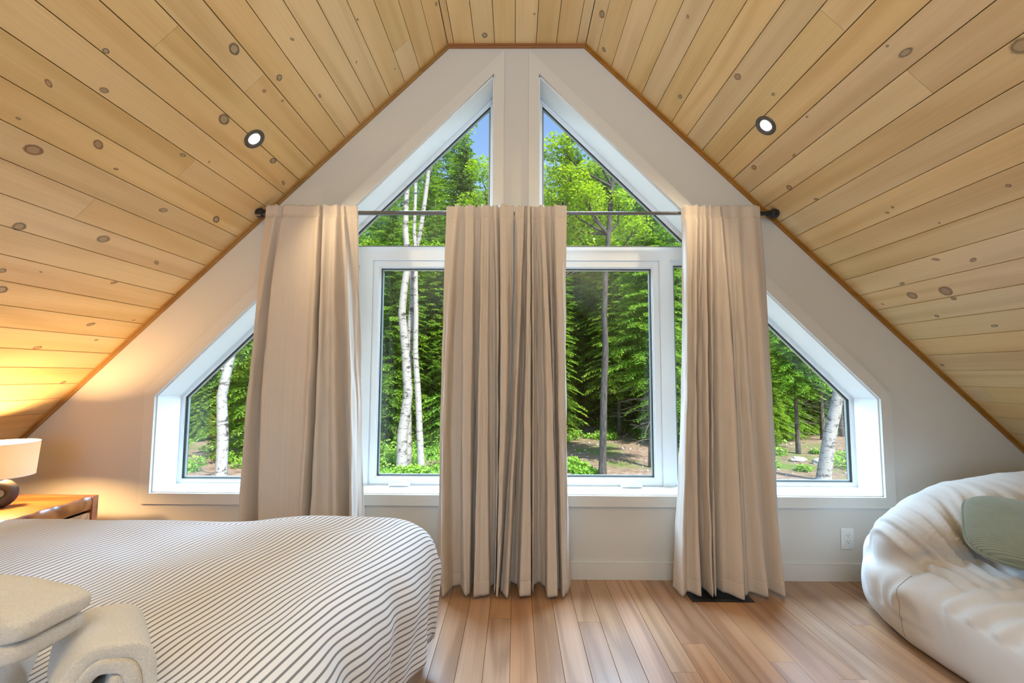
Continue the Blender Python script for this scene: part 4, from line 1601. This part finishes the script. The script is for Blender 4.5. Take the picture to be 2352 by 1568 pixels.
# every fir is told by its rank and by the pane or curtain it stands behind, counted from the bed side
zones = ((600, 'behind the bed side window'), (865, 'behind the curtain by the bed'), (1030, 'behind the casement by the bed'), (1303, 'behind the middle curtains'),
         (1512, 'behind the casement by the sofa'), (1772, 'behind the curtain by the sofa'), (1e9, 'behind the sofa side window'))
what_ = ('near edge fir', 'second rank fir', 'deep forest fir', 'rearmost fir', 'low young fir')
ord_ = 'first second third fourth fifth sixth seventh eighth ninth tenth eleventh twelfth thirteenth fourteenth'.split()
seen_ = {}
for ri, px, t in sorted(ranked, key=lambda q: (q[0], q[1])):
    z = next(n for lim, n in zones if px < lim)
    k = seen_.get((ri, z), 0)
    seen_[(ri, z)] = k + 1
    t['label'] = '%s %s from the left, %s' % (ord_[k], what_[ri], z)


# stones
def stone(loc, size, label, seed, name='stone'):
    bm = bmesh.new()
    bmesh.ops.create_icosphere(bm, subdivisions=4, radius=1)
    for v in bm.verts:
        n1 = noise.noise(v.co * 1.3 + Vector((seed, 0, 0))) * .35 + noise.noise(v.co * 4 + Vector((0, seed, 0))) * .10
        v.co *= 1 + n1
        v.co = Vector((v.co.x * size[0], v.co.y * size[1], v.co.z * size[2]))
    me = bpy.data.meshes.new(name)
    bm.to_mesh(me)
    bm.free()
    o = link_mesh(name, me, M['rock'], None, True)
    o.location = loc
    return tag(o, label, 'rock')


stone((7.9, 10.4, ground_z(7.9, 10.4) + .05), (.20, .16, .09), 'flat pale stone on the soil outside the sofa side window', 2.0)
stone((8.2, 10.0, ground_z(8.2, 10.0) + .05), (.17, .15, .11), 'rounder pale stone near the foot of the leaning birch', 5.5)
stone((5.72, 17.9, ground_z(5.7, 17.9) + .18), (.55, .45, .36), 'grey stone boulder at the forest edge', 8.0, 'boulder')
mo = stone((-12.6, 16.8, -1.25), (2.3, 1.4, .75), 'reddish brown earth bank beyond the forked birch', 12.0, 'earth_bank')
mo['category'] = 'earth bank'
mo.data.materials[0] = M['mound']

# undergrowth, moss, ferns: nobody could count the plants
r = np.random.default_rng(3)
cl = []


def patch(n, xr, yr, hr):
    for _ in range(n):
        x, y = r.uniform(*xr), r.uniform(*yr)
        s = r.uniform(*hr)
        cl.append(((x, y, ground_z(x, y) + s * .35), s))


patch(60, (-4.6, -1.2), (8.7, 13.5), (.22, .5))
patch(26, (-4.4, -1.3), (7.2, 8.6), (.18, .34))
patch(20, (-9, -4.8), (7.5, 13), (.2, .5))
patch(14, (1.0, 1.9), (8.2, 9.6), (.12, .24))
patch(26, (1.4, 6.0), (13.5, 17.0), (.16, .34))
patch(18, (6.5, 10), (9, 13), (.14, .34))
patch(90, (-18, 18), (17, 24), (.25, .7))
under = link_mesh('undergrowth', leaf_cloud(cl, 170, .045, 21, .8), M['fern'])
tag(under, 'bright green undergrowth of leaves and ferns across the clearing', None, None, 'stuff')
del under['label']
# pebbles and litter on the path
pb = MB()
for _ in range(420):
    x, y = r.uniform(-5, 10), r.uniform(7.5, 18)
    s = r.uniform(.015, .06)
    Mx = Matrix.Translation((x, y, ground_z(x, y) + s * .2)) @ Matrix.Rotation(r.uniform(0, 6), 4, 'Z') @ Matrix.Diagonal((s, s * .7, s * .5, 1))
    bmesh.ops.create_icosphere(pb.bm, subdivisions=1, radius=1, matrix=Mx)
tag(pb.build('pebbles', M['rock'], smooth=True), kind='stuff')
